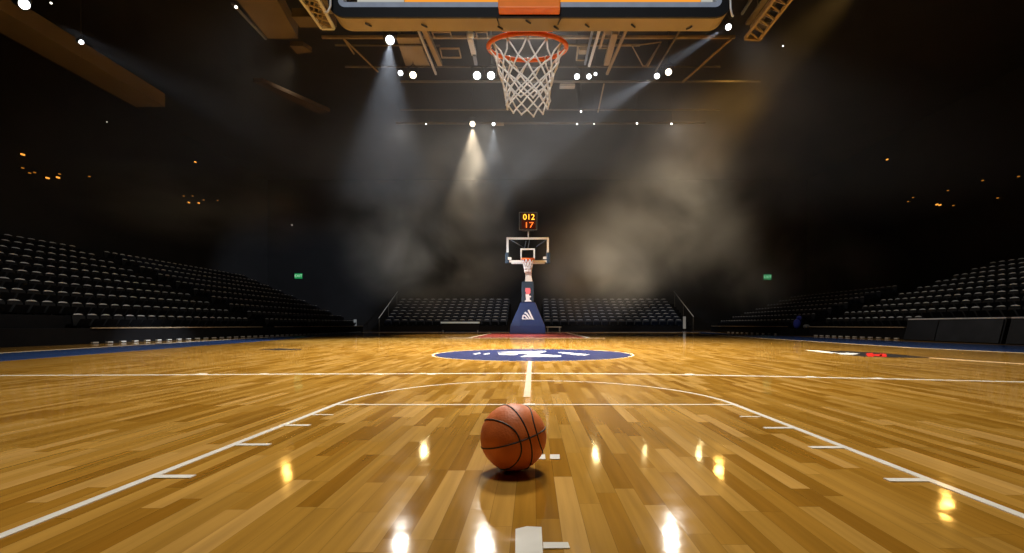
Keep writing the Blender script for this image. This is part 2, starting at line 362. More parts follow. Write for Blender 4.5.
# sideline stripes
poly_mark([F(-60, 366), F(362, 333.4), F(362, 331.9), F(-60, 357)], 'sideline_stripe', 'stripe_blue', 'wide blue stripe along the left side of the court')
line_mark([F(-60, 356.6), F(362, 331.8)], .09, 'sideline_edge', 'fadedwhite', 'thin pale edge outside the left blue stripe')
poly_mark([F(1080, 355.3), F(917, 347.7), F(760, 337.8), F(700, 333.8), F(700, 332.2), F(790, 336.2), F(917, 342.2), F(1080, 347.8)], 'sideline_stripe', 'stripe_blue', 'wide blue stripe along the right side of the court')
line_mark([F(1080, 355.6), F(917, 348.0), F(760, 338.1), F(700, 334.1)], .1, 'sideline_edge', 'fadedwhite', 'thin pale edge along the court side of the right blue stripe')
poly_mark([Vector((-16.5, 39.2, 0)), Vector((16, 39.2, 0)), Vector((16, 43.5, 0)), Vector((-16.5, 43.5, 0))], 'endline_stripe', 'stripe_blue', 'blue stripe across the far end in front of the back seats')
line_mark([Vector((-16.5, 39, 0)), Vector((16, 39, 0))], .25, 'endline_edge', 'fadedwhite', 'thin pale line along the far blue stripe')
# far key
k0, k1 = F(470, 338.3), F(590, 338.3)
poly_mark([Vector((-2.85, 22.4, 0)), Vector((2.45, 22.4, 0)), Vector((2.45, 36.5, 0)), Vector((-2.85, 36.5, 0))], 'far_key', 'red_paint', 'dark red painted key under the far hoop')
line_mark([Vector((-3.0, 36.5, 0)), Vector((-3.0, 22.2, 0))], .16, 'far_key_line', 'white', 'white line on the left side of the red key')
line_mark([Vector((2.6, 22.2, 0)), Vector((2.6, 36.5, 0))], .16, 'far_key_line', 'white', 'white line on the right side of the red key')
line_mark([Vector((-3.9, 22.1, 0)), Vector((3.3, 22.1, 0))], .3, 'far_free_throw_line', 'fadedwhite', 'pale free throw line in front of the red key')
# side emblem on the right
poly_mark([F(817, 350.6), F(848, 351.2), F(880, 353.0), F(932, 357.8), F(896, 357.6), F(864, 356.6), F(842, 354.6)], 'side_emblem', 'black_paint', 'black leaf shaped emblem painted on the right of the court')
m = MB()
for q in ([(866, 353.6), (873, 353.3), (874, 356.8), (867, 356.6)], [(873, 354.4), (882, 354.8), (882, 356.4), (873, 356.2)], [(880, 353.6), (886, 354.2), (887, 357.0), (880, 356.8)]):
    m.prism([F(x, y) + Vector((0, 0, T+.0004)) for x, y in q], (0, 0, .002))
struct(m, 'side_emblem_letters', 'bright_red', 'bright red block lettering on the black side emblem', 'floor marking')
m = MB()
for q in ([(805, 350.4), (818, 350.5), (838, 353.2), (832, 353.6), (816, 351.8)], [(836, 353.3), (848, 353.0), (860, 353.8), (852, 355.0), (842, 354.7)]):
    m.prism([F(x, y) + Vector((0, 0, T+.0004)) for x, y in q], (0, 0, .002))
struct(m, 'side_emblem_outline', 'white', 'white swoosh at the left tip of the black side emblem', 'floor marking')
line_mark([F(930, 357.9), F(1070, 367)], .05, 'side_line', 'fadedwhite', 'thin pale line leaving the black side emblem to the right')
poly_mark([F(259, 349.6), F(280, 348.5), F(302, 349.2), F(300, 350), F(275, 350.2)], 'side_emblem', 'black_paint', 'thin dark emblem painted on the left of the court')

# ------------------------------------------------------------------ basketball
br = .1365
bd = 1.985
bc = W(513.5, 436, bd); bc.z = br + .001
t = (Vector((0, 0, H)) - bc).normalized(); rt = Vector((0, 0, 1)).cross(t).normalized()
if rt.x < 0: rt = -rt
up = t.cross(rt).normalized()
def fr(a, b, c): return (rt*a + up*b + t*c).normalized()
ew = fr(.455, -.036, .89); eu = fr(.844, .329, -.425); eu = (eu - ew*eu.dot(ew)).normalized(); ev = ew.cross(eu)
if ev.dot(up) < 0: ev = -ev
ball = tag(MB().sphere(bc, br, 64, 40).build('basketball', 'ball', None, org=bc), 'orange pebbled basketball with black seams resting on the court floor', 'basketball')
rr = br*1.0005; sr = .0031
def seam(dirs, nm='seam'): MB().tube([bc + d.normalized()*rr for d in dirs], sr, 6, closed=True).build(nm, 'rubber', ball)
seam([ew*math.cos(a) + eu*math.sin(a) for a in [2*PI*i/96 for i in range(96)]])
seam([ew*math.cos(a) + ev*math.sin(a) for a in [2*PI*i/96 for i in range(96)]])
for sg in (-1, 1):
    ds = []
    for i in range(96):
        p = 2*PI*i/96; c, s_ = math.cos(p), math.sin(p)
        rho = math.radians(1/((abs(c)/73)**2.3 + (abs(s_)/50)**2.3)**(1/2.3))
        ds.append(eu*sg*math.cos(rho) + (ew*c + ev*s_)*math.sin(rho))
    seam(ds)

# ------------------------------------------------------------------ near basket overhead (seen from behind and below)
nb = thing('basketball_hoop', 'near basketball hoop overhead with black padded board, orange rim and white net', 'basketball hoop', (-.03, 2.85, 2.38))
YB0, YB1, ZB = 2.77, 2.905, 2.377
xa, xb = -1.185, 1.150
def u_shape(off, zt=3.6, rc=.10, zb=ZB):   # outline of the lower board, inset by off
    x0, x1, z0 = xa+off, xb-off, zb+off; r = max(rc-off, .012); p = [(x0, zt)]
    for i in range(9):
        a = PI + i*PI/16; p.append((x0 + r + r*math.cos(a), z0 + r + r*math.sin(a)))
    for i in range(9):
        a = 1.5*PI + i*PI/16; p.append((x1 - r + r*math.cos(a), z0 + r + r*math.sin(a)))
    p.append((x1, zt)); return p
def u_pad(o0, o1, y0, y1, nm, mat, parent=nb):
    a, b = u_shape(o0), u_shape(o1); n = len(a); m = MB()
    vs = [(x, y0, z) for x, z in a] + [(x, y0, z) for x, z in b] + [(x, y1, z) for x, z in a] + [(x, y1, z) for x, z in b]
    fs = []
    for i in range(n-1):
        fs += [(i, i+1, n+i+1, n+i), (2*n+i, 3*n+i, 3*n+i+1, 2*n+i+1), (i, 2*n+i, 2*n+i+1, i+1), (n+i, n+i+1, 3*n+i+1, 3*n+i)]
    fs += [(0, n, 3*n, 2*n), (n-1, 3*n-1, 4*n-1, 2*n-1)]
    return m.add(vs, fs).build(nm, mat, parent)
u_pad(0, .058, YB0, YB0+.014, 'back_pad', 'black')['label'] = 'black padding along the back edge of the board'
up_ = u_pad(.001, .058, YB0+.0145, YB1, 'edge_pad', 'tan'); up_['label'] = 'tan underside of the board padding'
u_pad(.0585, .088, YB0+.002, YB0+.06, 'board_frame', 'rail')
MB().box((xa+.1, YB0+.078, ZB+.1), (xb-.1, YB0+.09, 3.6)).build('board_glass', 'glass', nb)
yy = YB0 + .05
MB().box((W(405, 0, yy).x, yy-.012, ZB+.0885), (W(700, 0, yy).x, yy, ZB+.15)).build('edge_strip', 'strip_o', nb)['label'] = 'glowing orange strip along the glass'
MB().box((W(358, 0, yy).x, yy-.012, ZB+.0885), (W(404, 0, yy).x, yy, ZB+.15)).build('edge_strip', 'strip_w', nb)['label'] = 'white strip at the left end of the glass'
MB().box((W(701, 0, yy).x, yy-.012, ZB+.0885), (W(712, 0, yy).x, yy, ZB+.15)).build('edge_strip', 'strip_w', nb)['label'] = 'white strip at the right end of the glass'
# orange mounting bracket on the back of the board and the rim carrier under it
ob = MB().box((W(498.5, 0, 2.735).x, 2.70, 2.386), (W(560, 0, 2.735).x, 2.766, 3.0)).build('rim_bracket', 'orange', nb, .006)
MB().box((-.19, YB1+.001, 2.384), (.12, YB1+.02, 2.60)).build('rim_plate', 'rim', nb, .004)
# clips on the tan underside
for i, (x, y, dx) in enumerate(((368, 24, 6), (424, 25, 4), (500, 27, 5), (556, 27, 5), (528, 21, 5), (587, 25, 4), (633, 25, 4), (689, 27, -6))):
    p = CZ(x, y, ZB)
    MB().tube([p + Vector((-.012, -.012 if dx > 0 else .014, -.004)), p + Vector((.003, .002, -.006)), p + Vector((.014, .016 if dx > 0 else -.014, -.004))], .005, 6).build('pad_clip', 'rubber', nb)
for i, (x, xx) in enumerate(((497, 499), (561, 558))):
    a, b = CZ(x, 17.5, ZB), CZ(xx, 24, ZB)
    MB().tube([a + Vector((0, 0, -.003)), b + Vector((0, 0, -.003))], .004, 6).build('pad_seam', 'rubber', nb)
# pale tubes standing in for light caught on the board's side edges
MB().tube([W(331, -40, 2.74), W(330.5, 6, 2.74), W(328, 11.5, 2.74), W(325, 13, 2.76)], .006, 6).build('side_highlight', 'pale_steel', nb)
MB().tube([W(729, -40, 2.74), W(730.5, 8, 2.74), W(732, 15, 2.75), W(733, 16, 2.77)], .006, 6).build('side_highlight', 'pale_steel', nb)
# mast that carries the board from the roof
MB().box((-.16, 2.60, 3.05), (.10, 2.76, 16.9)).build('hanging_mast', 'steel', nb)
MB().box((xa, YB0+.02, 3.6), (xb, YB1, 3.68)).build('top_rail', 'steel', nb)
# rim
rcx, rx, ry = -.0365, .256, .205; ryc = YB1 + .045 + ry; rz = 2.412
def rimp(a, k=1.0, dz=0): return Vector((rcx + rx*k*math.cos(a), ryc + ry*k*math.sin(a), rz + .012 + .03*math.sin(a) + dz))
rim = MB().tube([rimp(2*PI*i/64) for i in range(64)], .0145, 10, closed=True).build('rim', 'rim', nb)
MB().box((rcx-.12, YB1+.015, rz-.012), (rcx+.12, YB1+.055, rz+.012)).build('rim_neck', 'rim', nb, .004)
# net: two crossing sets of cords
nn = 12; zt = rz - .016
rows = [(0, 1.0, 0), (.27, .80, .5), (.42, .705, 0), (.55, .64, .5), (.67, .60, 0), (.785, .575, .5), (.895, .562, 0), (1.0, .555, .5)]
NL = .365
def netp(j, i):
    tt, k, o = rows[j]; a = 2*PI*(i + o)/nn
    kk = (k*rx/rx)
    p = rimp(a, .96) if j == 0 else Vector((rcx + kk*rx*math.cos(a), ryc + kk*(ry*(1-tt) + rx*.97*tt)*math.sin(a), 0))
    z = p.z - .016 if j == 0 else zt + .004 - NL*tt + .03*math.sin(a)*(1-tt)
    rnd = random.Random(j*100 + (i % nn)); q = 0 if j == 0 else .006
    return Vector((p.x + rnd.uniform(-q, q), p.y + rnd.uniform(-q, q), z + rnd.uniform(-q, q)))
net = MB()
for j in range(len(rows)-1):
    for i in range(nn):
        a = netp(j, i)
        for d in (0, -1):
            b = netp(j+1, i + d) if rows[j][2] == 0 else netp(j+1, i + 1 + d)
            mid = (a+b)/2
            if j == 0: mid = mid + Vector(((rcx - mid.x)*.06, (ryc - mid.y)*.06, 0))
            net.tube([a, mid, b], .0054, 6)
    if j:
        for i in range(nn): net.sphere(netp(j, i), .0068, 6, 5)
for i in range(nn):
    a = netp(len(rows)-1, i); net.sphere(a, .0078, 6, 5)
net.build('net', 'net', nb)
for i in range(nn):
    p = rimp(2*PI*i/nn, 1.0)
    MB().tube([p + Vector((0, 0, .017)), p + Vector((-math.cos(2*PI*i/nn)*.018, -math.sin(2*PI*i/nn)*.018, 0)), p + Vector((0, 0, -.02))], .0045, 6).build('net_tie', 'net', rim)

# ------------------------------------------------------------------ far hoop
FD = 32.0; s = FD/FP
fh = thing('basketball_hoop', 'distant free standing hoop with navy padded base, glass board and small white net', 'basketball hoop', (W(527.5, 334, FD).x, FD, 0))
def wq(pts, d): return [W(x, y, d) for x, y in pts]
b = MB(); lo = wq([(509.5, 334), (546, 334), (546, 334), (509.5, 334)], FD); z0 = 0
xL0, xR0 = W(509.5, 0, FD).x, W(546, 0, FD).x; xL1, xR1 = W(520.5, 0, FD).x, W(535.2, 0, FD).x; zt1 = W(0, 302, FD).z
b.add([(xL0, FD, .0), (xR0, FD, .0), (xR0, FD+3.2, .0), (xL0, FD+3.2, .0), (xL0+.06, FD, .55), (xR0-.06, FD, .55), (xR0-.06, FD+3.2, .55), (xL0+.06, FD+3.2, .55),
       (xL1, FD+.25, zt1), (xR1, FD+.25, zt1), (xR1, FD+1.3, zt1), (xL1, FD+1.3, zt1)],
      [(0,3,2,1), (0,1,5,4), (1,2,6,5), (2,3,7,6), (3,0,4,7), (4,5,9,8), (5,6,10,9), (6,7,11,10), (7,4,8,11), (8,9,10,11)])
b.build('base_pad', 'navy', fh, .04)
p0 = W(521.5, 302, FD); p1 = W(534, 281, FD)
MB().box((p0.x, FD+.26, zt1+.002), (p1.x, FD+1.0, p1.z)).build('post_pad', 'teal', fh, .04)
# emblem: three leaning bars with a low word shape at the left, on the sloping front
lg = MB()
def base_y(y):   # slope of the base front
    z = W(0, y, FD).z; return FD + .25*max(0, (z-.55)/(zt1-.55)) - .03
def onbase(pts): lg.prism([Vector((W(x, y, FD).x, base_y(y), W(x, y, FD).z)) for x, y in pts], (0, -.03, 0))
onbase([(527.6, 310.2), (529.0, 309.4), (534.0, 319.6), (532.0, 319.6)])
onbase([(525.6, 313.4), (527.0, 312.4), (531.2, 318.6), (529.4, 318.6)])
onbase([(523.6, 315.6), (525.0, 314.6), (528.6, 318.6), (526.8, 318.6)])
onbase([(522.0, 318.8), (522.4, 315.4), (523.6, 314.4), (524.4, 315.4), (523.4, 317.0), (523.6, 318.8)])
onbase([(521.6, 318.4), (534, 318.8), (534, 319.8), (531.6, 319.2), (522.4, 319.4)])
onbase([(524.2, 312.8), (525.6, 311.6), (526.4, 312.8), (525.0, 314.0)])
lg.build('emblem', 'logo_white', fh)['label'] = 'white slanted bar emblem on the navy base'
lt = MB(); yq = FD + .255
def onpost(pts, mb): mb.prism([Vector((W(x, y, yq).x, yq, W(x, y, yq).z)) for x, y in pts], (0, -.03, 0))
onpost([(524.8, 301.6), (531.6, 301.6), (531.0, 300.4), (529.8, 300), (529.6, 297.6), (531, 297.2), (531, 296), (529.2, 295.6), (529, 294.2), (525.6, 294.2), (526, 300.2), (524.8, 300.6)], lt)
lt.build('post_print', 'logo_white', fh)['label'] = 'white lower half of the vertical print on the post'
lt = MB(); onpost([(525.6, 294.1), (529.4, 294.1), (530.4, 293), (530.6, 290), (530, 288), (525.4, 288), (525.2, 291.6), (526, 292)], lt)
lt.build('post_print', 'pink', fh)['label'] = 'faded red upper half of the vertical print on the post'
# neck and arm
MB().prism([W(525, 281.5, FD+.3), W(532.5, 281.5, FD+.3), W(531, 272, FD+.3), W(526, 272, FD+.3)], (0, .5, 0)).build('neck', 'ivory', fh, .02)
MB().bar(W(528.5, 274, FD+.5), W(528, 262, FD-1.2), .42, .34).build('arm', 'ivory', fh)
yd = FD - 1.6     # board stands in front of the base
def rect_frame(x0, y0, x1, y1, wpx, d, dep, nm, mat, parent):
    a, c = W(x0, y1, d), W(x1, y0, d); w = wpx*d/FP; m = MB()
    m.box((a.x, d, a.z), (c.x, d+dep, a.z+w)); m.box((a.x, d, c.z-w), (c.x, d+dep, c.z))
    m.box((a.x, d, a.z+w), (a.x+w, d+dep, c.z-w)); m.box((c.x-w, d, a.z+w), (c.x, d+dep, c.z-w))
    return m.build(nm, mat, parent)
rect_frame(506.5, 237.3, 549, 262.3, 2.1, yd, .08, 'board_frame', 'ivory', fh)
a, c = W(508.4, 260.4, yd), W(547.1, 239.2, yd)
MB().box((a.x, yd+.03, a.z), (c.x, yd+.045, c.z)).build('board_glass', 'glass', fh)
rect_frame(520.4, 248.4, 535, 260.6, 1.5, yd-.005, .03, 'target_square', 'ivory', fh)
for x0, x1, nm in ((505.2, 509.2, 'left'), (546.6, 550.4, 'right')):
    a, c = W(x0, 263, yd), W(x1, 252.4, yd)
    MB().box((a.x, yd-.05, a.z-.03), (c.x, yd+.12, c.z)).build('corner_pad', 'teal', fh, .04)
a, c = W(507, 263.6, yd), W(549, 262.2, yd)
MB().box((a.x+.28, yd-.03, a.z-.02), (c.x-.28, yd+.1, c.z)).build('bottom_pad', 'pale_steel', fh, .02)
for (x0, y0, x1, y1) in ((511, 240, 523, 247), (546, 240, 536.4, 246.6), (526, 241, 524.6, 248), (529.5, 240, 528, 248)):
    MB().tube([W(x0, y0, yd+.1), W(x1, y1, yd+.5)], .03, 6).build('brace', 'steel', fh)
for x, y in ((509.5, 258.5), (544.6, 257.8)):
    p = W(x, y, yd-.06); MB().box((p.x-.1, p.y, p.z-.08), (p.x+.12, p.y+.05, p.z+.08)).build('corner_bracket', 'ivory', fh)
# far rim and net
fc = W(528, 259.4, yd-.55); fr_ = 6.2*(yd-.55)/FP
frim = MB().tube([fc + Vector((fr_*math.cos(2*PI*i/32), fr_*math.sin(2*PI*i/32), 0)) for i in range(32)], .05, 8, closed=True).build('rim', 'rim', fh)
MB().box((fc.x-.38, yd-.14, fc.z-.16), (fc.x+.38, yd-.01, fc.z+.16)).build('rim_bracket', 'rim', fh, .02)
fn = MB(); rws = [(0, 1.0, 0), (.3, .82, .5), (.55, .68, 0), (.78, .6, .5), (1, .56, 0)]; hn = 12.5*yd/FP
def fnp(j, i):
    tt, k, o = rws[j]; an = 2*PI*(i+o)/10; return fc + Vector((fr_*k*math.cos(an), fr_*k*math.sin(an), -.03 - hn*tt))
for j in range(4):
    for i in range(10):
        for d in (0, -1):
            fn.tube([fnp(j, i), fnp(j+1, i+d if rws[j][2] == 0 else i+1+d)], .024, 5)
fn.build('net', 'net', fh)
# shot clock on the board
sd = yd + .05
sk = thing('shot_clock', 'dark shot clock with amber and red digits above the far backboard', 'shot clock', W(528.3, 237.2, sd))
a, c = W(518.6, 230.6, sd), W(537.6, 211.6, sd)
MB().prism([(a.x+.06, sd, a.z+.12), (a.x+.28, sd, a.z), (c.x-.28, sd, a.z), (c.x-.06, sd, a.z+.12), (c.x, sd, c.z-.05), (c.x-.1, sd, c.z), (a.x+.1, sd, c.z), (a.x, sd, c.z-.05)], (0, .35, 0)).build('housing', 'housing', sk, .03)
rect_frame(519.0, 212.0, 537.2, 230.2, .55, sd-.03, .03, 'face_frame', 'steel', sk)
a, c = W(521.5, 228.8, sd), W(535.5, 213.2, sd); MB().box((a.x, sd-.02, a.z), (c.x, sd-.002, c.z)).build('screen', 'led_back', sk)
text('game_digits', '012', .50, 'led_amber', sk, W(528.9, 217.2, sd-.03), sx=1.02)
text('shot_digits', '17', .50, 'led_red', sk, W(528.9, 225.2, sd-.03), sx=1.25)
MB().tube([W(528.3, 230.5, sd+.15), W(528.3, 237.0, sd+.05)], .045, 8).build('pole', 'pale_steel', sk)

# ------------------------------------------------------------------ stands
def stand(profile_dir, x0, y0, y1, n, rise, pitch, z0, name, label, first=.95):
    """stepped tier running along y; profile_dir -1 climbs to -x, +1 climbs to +x"""
    pts = [(x0, 0), (x0, z0)]; x = x0 + profile_dir*first; z = z0
    for k in range(1, n):
        pts += [(x, z), (x, z+rise)]; z += rise; x += profile_dir*pitch
    pts += [(x, z), (x, 0)]
    o = struct(MB().prism([(px, y0, pz) for px, pz in pts], (0, y1-y0, 0)), name, 'tier', label, 'grandstand'); return o
# left stand
XL0 = -14.0; NR = 10; RISE, PITCH, Z0 = .41, .98, .50
ls = stand(-1, XL0, 11.0, 39.5, NR, RISE, PITCH, Z0, 'grandstand', 'long dark stepped stand of black seats along the left side')
XR0 = 15.2; RRISE = .335
rs1 = stand(1, XR0, 12.0, 26.4, NR, RRISE, PITCH, Z0, 'grandstand', 'near dark stepped stand of black seats on the right')
rs2 = stand(1, XR0, 28.4, 41.0, 7, RRISE, PITCH, Z0, 'grandstand', 'farther dark stepped stand on the right beyond the aisle gap')
def nosing(par, x, y0, y1, z, dr):
    ORG[par.name] = Vector((0, 0, 0))
    MB().box((x-.04 if dr > 0 else x-.02, y0, z-.015), (x+.02 if dr > 0 else x+.04, y1, z+.025)).build('nosing', 'nosing', par)['label'] = 'tan nosing along the front edge'
nosing(ls, XL0, 15.2, 24.8, Z0, -1); nosing(ls, XL0, 26.0, 39.4, Z0, -1)
nosing(rs1, XR0, 19.6, 26.4, Z0, 1); nosing(rs2, XR0, 28.6, 40.8, Z0, 1)
def feet(par, x, ys, dr):
    for y in ys: MB().box((x-.05, y-.10, .02), (x+.03, y+.10, .06)).build('foot', 'foot', par)
feet(ls, XL0+.04, [15.3 + .52*i for i in range(46)], -1)
feet(rs1, XR0-.04, [20.0 + .52*i for i in range(12)], 1); feet(rs2, XR0-.04, [30.0 + .8*i for i in range(10)], 1)
# back stands
BY0 = 46.0; BR, BP, BZ = .33, .78, .55
def bstand(x0, x1, n, label):
    pts = [(BY0, 0), (BY0, BZ)]; y = BY0 + .9; z = BZ
    for k in range(1, n): pts += [(y, z), (y, z+BR)]; z += BR; y += BP
    pts += [(y, z), (y, 0)]
    return struct(MB().prism([(x0, a, c) for a, c in pts], (x1-x0, 0, 0)), 'grandstand', 'tier', label, 'grandstand')
bstand(-14.6, -2.4, 8, 'dark stepped stand left of the far hoop'); bstand(.9, 15.2, 8, 'dark stepped stand right of the far hoop')

# one seat, facing -y at rotation 0
def seat_parts():
    w = .225
    bk = MB(); n = 10
    def prof(x, top): # backrest outline
        return x
    front, back = [], []
    outline = [(-w, .02)] + [(-w, .26)] + [(-w*math.cos(PI*i/n/1.0) if False else -w + .05 - .05*math.cos(PI/2*i/4), .26 + .11*math.sin(PI/2*i/4)) for i in range(1, 5)]
    outline = outline + [(-x, z) for x, z in outline[::-1]]
    ty = lambda z: .20 + z*.16
    bk.add([(x, ty(z), z+.06) for x, z in outline] + [(x, ty(z)+.045, z+.055) for x, z in outline],
           [tuple(range(len(outline))), tuple(range(len(outline), 2*len(outline)))[::-1]] + [(i, len(outline)+i, len(outline)+(i+1) % len(outline), (i+1) % len(outline)) for i in range(len(outline))])
    cap = MB()  # pale strip standing in for the highlight along the seat top
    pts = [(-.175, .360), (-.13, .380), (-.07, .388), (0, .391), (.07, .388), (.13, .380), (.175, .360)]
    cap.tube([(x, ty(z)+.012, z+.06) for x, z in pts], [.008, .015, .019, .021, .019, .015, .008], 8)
    pan = MB(); pan.add([(-.2, .02, .0+.07), (.2, .02, .07), (.2, .2, .07), (-.2, .2, .07), (-.19, -.02, .12), (.19, -.02, .12), (.19, .19, .13), (-.19, .19, .13)],
                        [(0,3,2,1),(4,5,6,7),(0,1,5,4),(1,2,6,5),(2,3,7,6),(3,0,4,7)])
    pan2 = MB(); a = math.radians(62)
    for (u0, u1, v0, v1) in ((0, .3, 0, .05),):
        q = []
        for x in (-.2, .2):
            for (u, v) in ((u0, v0), (u1, v0), (u1, v1), (u0, v1)):
                q.append((x, .15 - u*math.cos(a) - v*math.sin(a)*0 - v*.5, .05 + u*math.sin(a)*.9 + v*.2))
        pan2.add(q, [(0,1,2,3),(7,6,5,4),(0,4,5,1),(1,5,6,2),(2,6,7,3),(3,7,4,0)])
    leg = MB().box((-.03, .14, 0), (.03, .24, .12))
    return bk, cap, pan2, leg
seat_meshes = {}
bk, cap, pan, leg = seat_parts()
proto = bpy.data.objects.new('arena_seat', None); ORG[proto.name] = Vector((0, 0, 0)); COL.objects.link(proto)
bk.build('backrest', 'seat', proto); cap.build('top_edge', 'edge_highlight', proto); pan.build('seat_pan', 'seat', proto); leg.build('bracket', 'tier', proto)
protokids = list(proto.children)
for c_ in protokids:
    if c_.name.startswith('top_edge'): c_['label'] = 'pale grey strip standing in for the highlight along the top'
spots = []
def tops(x0, dr, k, rise): return x0 + dr*(.42 + PITCH*k), Z0 + rise*k
for k in range(NR):
    x, z = tops(XL0, -1, k, RISE)
    ys = [y for y in [15.5 + .5*i - (10 if k else 0) for i in range(70)] if (15.3 if k == 0 else 11.2) < y < 39.3 and not (24.7 < y < 26.1)]
    for y in ys: spots.append((x, y, z, PI/2, 1.0, 'L', k))
for k in range(NR):
    x, z = tops(XR0, 1, k, RRISE)
    ys = [y for y in [12.3 + .5*i for i in range(60)] if (19.6 if k == 0 else 12.2) < y < 26.2]
    for y in ys: spots.append((x, y, z, -PI/2, 1.0, 'R', k))
for k in range(7):
    x, z = tops(XR0, 1, k, RRISE)
    for y in [28.9 + .5*i for i in range(24)]: spots.append((x, y, z, -PI/2, 1.0, 'Q', k))
for k in range(8):
    y = BY0 + .42 + BP*k; z = BZ + BR*k
    for x in [-14.1 + .8*i for i in range(15)]: spots.append((x, y, z, 0, 1.55, 'B', k))
    for x in [1.4 + .8*i for i in range(17)]: spots.append((x, y, z, 0, 1.55, 'C', k))
vis = []
for sp_ in spots:
    x, y, z = sp_[:3]; px = CX + x*FP/y; py = CY - (z+.4-H)*FP/y
    if -6 < px < 1030: vis.append((sp_[4]/y, sp_))
vis.sort(key=lambda q: -q[0])
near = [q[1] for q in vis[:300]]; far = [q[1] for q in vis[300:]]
cnt = {}
near.sort(key=lambda q: (q[5], q[6], q[1] if q[5] in 'LRQ' else q[0]))
SIDE = {'L': ("left stand", "from the photo's left edge"), 'R': ("near right stand", "from the photo's right edge"), 'Q': ("far right stand", "from the aisle gap"), 'B': ("back left stand", "from its left end"), 'C': ("back right stand", "from its left end")}
def put(o, x, y, z, rz, sc):
    o.location = (x, y, z); o.rotation_euler = (0, 0, rz); o.scale = (sc, sc, sc if sc == 1 else 1.25)
used = False
for (x, y, z, rz, sc, sd_, k) in near:
    i = cnt.get((sd_, k), 0); cnt[(sd_, k)] = i + 1
    if not used: r = proto; used = True
    else:
        r = proto.copy(); COL.objects.link(r)
        for c_ in protokids:
            d = c_.copy(); d.parent = r; COL.objects.link(d)
    put(r, x, y, z, rz, sc)
    a_, b_ = SIDE[sd_]; rowname = 'front' if k == 0 else ORD[k]
    if sd_ == 'L' and k == 0: b_ = 'from its near end'
    if sd_ == 'R' and k == 0: b_ = 'from its near end'
    tag(r, f"black folding seat, {a_} {rowname} row, {ordinal(i)} {b_}", 'seat', 'folding arena seats')
# the rest of the seats, too many to single out
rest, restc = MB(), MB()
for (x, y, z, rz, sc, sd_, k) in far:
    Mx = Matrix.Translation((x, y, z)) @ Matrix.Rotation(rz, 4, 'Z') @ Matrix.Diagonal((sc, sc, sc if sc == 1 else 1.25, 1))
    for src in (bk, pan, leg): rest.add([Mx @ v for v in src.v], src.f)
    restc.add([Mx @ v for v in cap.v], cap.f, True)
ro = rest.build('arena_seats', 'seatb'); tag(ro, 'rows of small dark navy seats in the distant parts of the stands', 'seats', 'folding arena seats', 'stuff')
restc.build('top_edges', 'edge_highlight', ro)['kind'] = 'stuff'

# handrails on the back stands
def rail(pts, r, name, label, posts=()):
    o = thing(name, label, 'handrail', pts[0])
    MB().tube(pts, r, 6).build('top_tube', 'pale_steel', o)
    for p, q in posts: MB().tube([p, q], r*.6, 6).build('post', 'beam', o)
RT = 'steel'
hl = [Vector((-14.75, 45.9, 1.25)), Vector((-14.75, 52.2, 4.2))]; hr = [Vector((15.35, 45.9, 1.4)), Vector((15.35, 52.2, 4.2))]
rail(hl, .035, 'handrail', 'pale sloping handrail at the left end of the back stand', [(Vector((-14.75, 46, .02)), Vector((-14.75, 46, 1.28))), (Vector((-14.75, 49, .02)), Vector((-14.75, 49, 2.7))), (Vector((-14.75, 52, .02)), Vector((-14.75, 52, 4.1)))])
rail(hr, .035, 'handrail', 'pale sloping handrail at the right end of the back stand', [(Vector((15.35, 46, .02)), Vector((15.35, 46, 1.43))), (Vector((15.35, 49, .02)), Vector((15.35, 49, 2.8))), (Vector((15.35, 52, .02)), Vector((15.35, 52, 4.1)))])
# courtside padded barriers on the right
def barrier(y0, y1, x, label, split):
    o = thing('courtside_barrier', label, 'barrier', (x, (y0+y1)/2, 0))
    prof = lambda y: [(x-.18, y, 0), (x+.30, y, 0), (x+.30, y, .80), (x+.02, y, .80)]
    MB().prism(prof(y0), (0, y1-y0, 0)).build('body', 'barrier', o, .015)
    MB().box((x, y0+.01, .801), (x+.30, y1-.01, .845)).build('top_edge', 'edge_highlight', o, .01)['label'] = 'pale top edge painted as a highlight'  # pale strip painted for the highlight on the barrier's top
    fy = lambda a, c: [(x-.192, a, .03), (x-.192, c, .03), (x-.004, c, .78), (x-.004, a, .78)]
    MB().prism(fy(y0+.06, split-.02), (-.015, 0, .004)).build('face_panel', 'barrier2', o)['label'] = 'lighter scuffed face panel'
    MB().prism(fy(split+.02, y1-.06), (-.015, 0, .004)).build('face_panel', 'barrier', o)['label'] = 'darker face panel'
barrier(14.95, 18.9, 14.75, 'dark grey padded courtside barrier in front of the right stand', 17.4)
barrier(10.9, 14.82, 14.75, 'padded courtside barrier cut off by the right edge of the photo', 12.5)
# press table far left of the hoop
pt = thing('press_table', 'dark courtside table with a pale blue top left of the far hoop', 'table', (-6.7, 44.2, 0))
MB().box((-8.45, 43.9, .74), (-4.95, 44.6, .90)).build('table_top', 'tabletop', pt, .01)
MB().box((-8.4, 43.95, .12), (-5.0, 43.99, .735)).build('front_panel', 'black', pt)
for x in (-8.3, -5.1):
    for y in (44.05, 44.5): MB().box((x-.03, y-.03, .0), (x+.03, y+.03, .738)).build('leg', 'steel', pt)
# low wooden bench behind the base
be = thing('wooden_bench', 'low pale wooden bench on the floor right of the navy hoop base', 'bench', (1.8, 42.4, 0))
MB().box((1.15, 42.2, .38), (2.5, 42.7, .46)).build('bench_top', 'beam_pale', be, .01)
for x in (1.3, 2.35): MB().box((x-.05, 42.25, 0), (x+.05, 42.65, .378)).build('leg', 'beam', be)
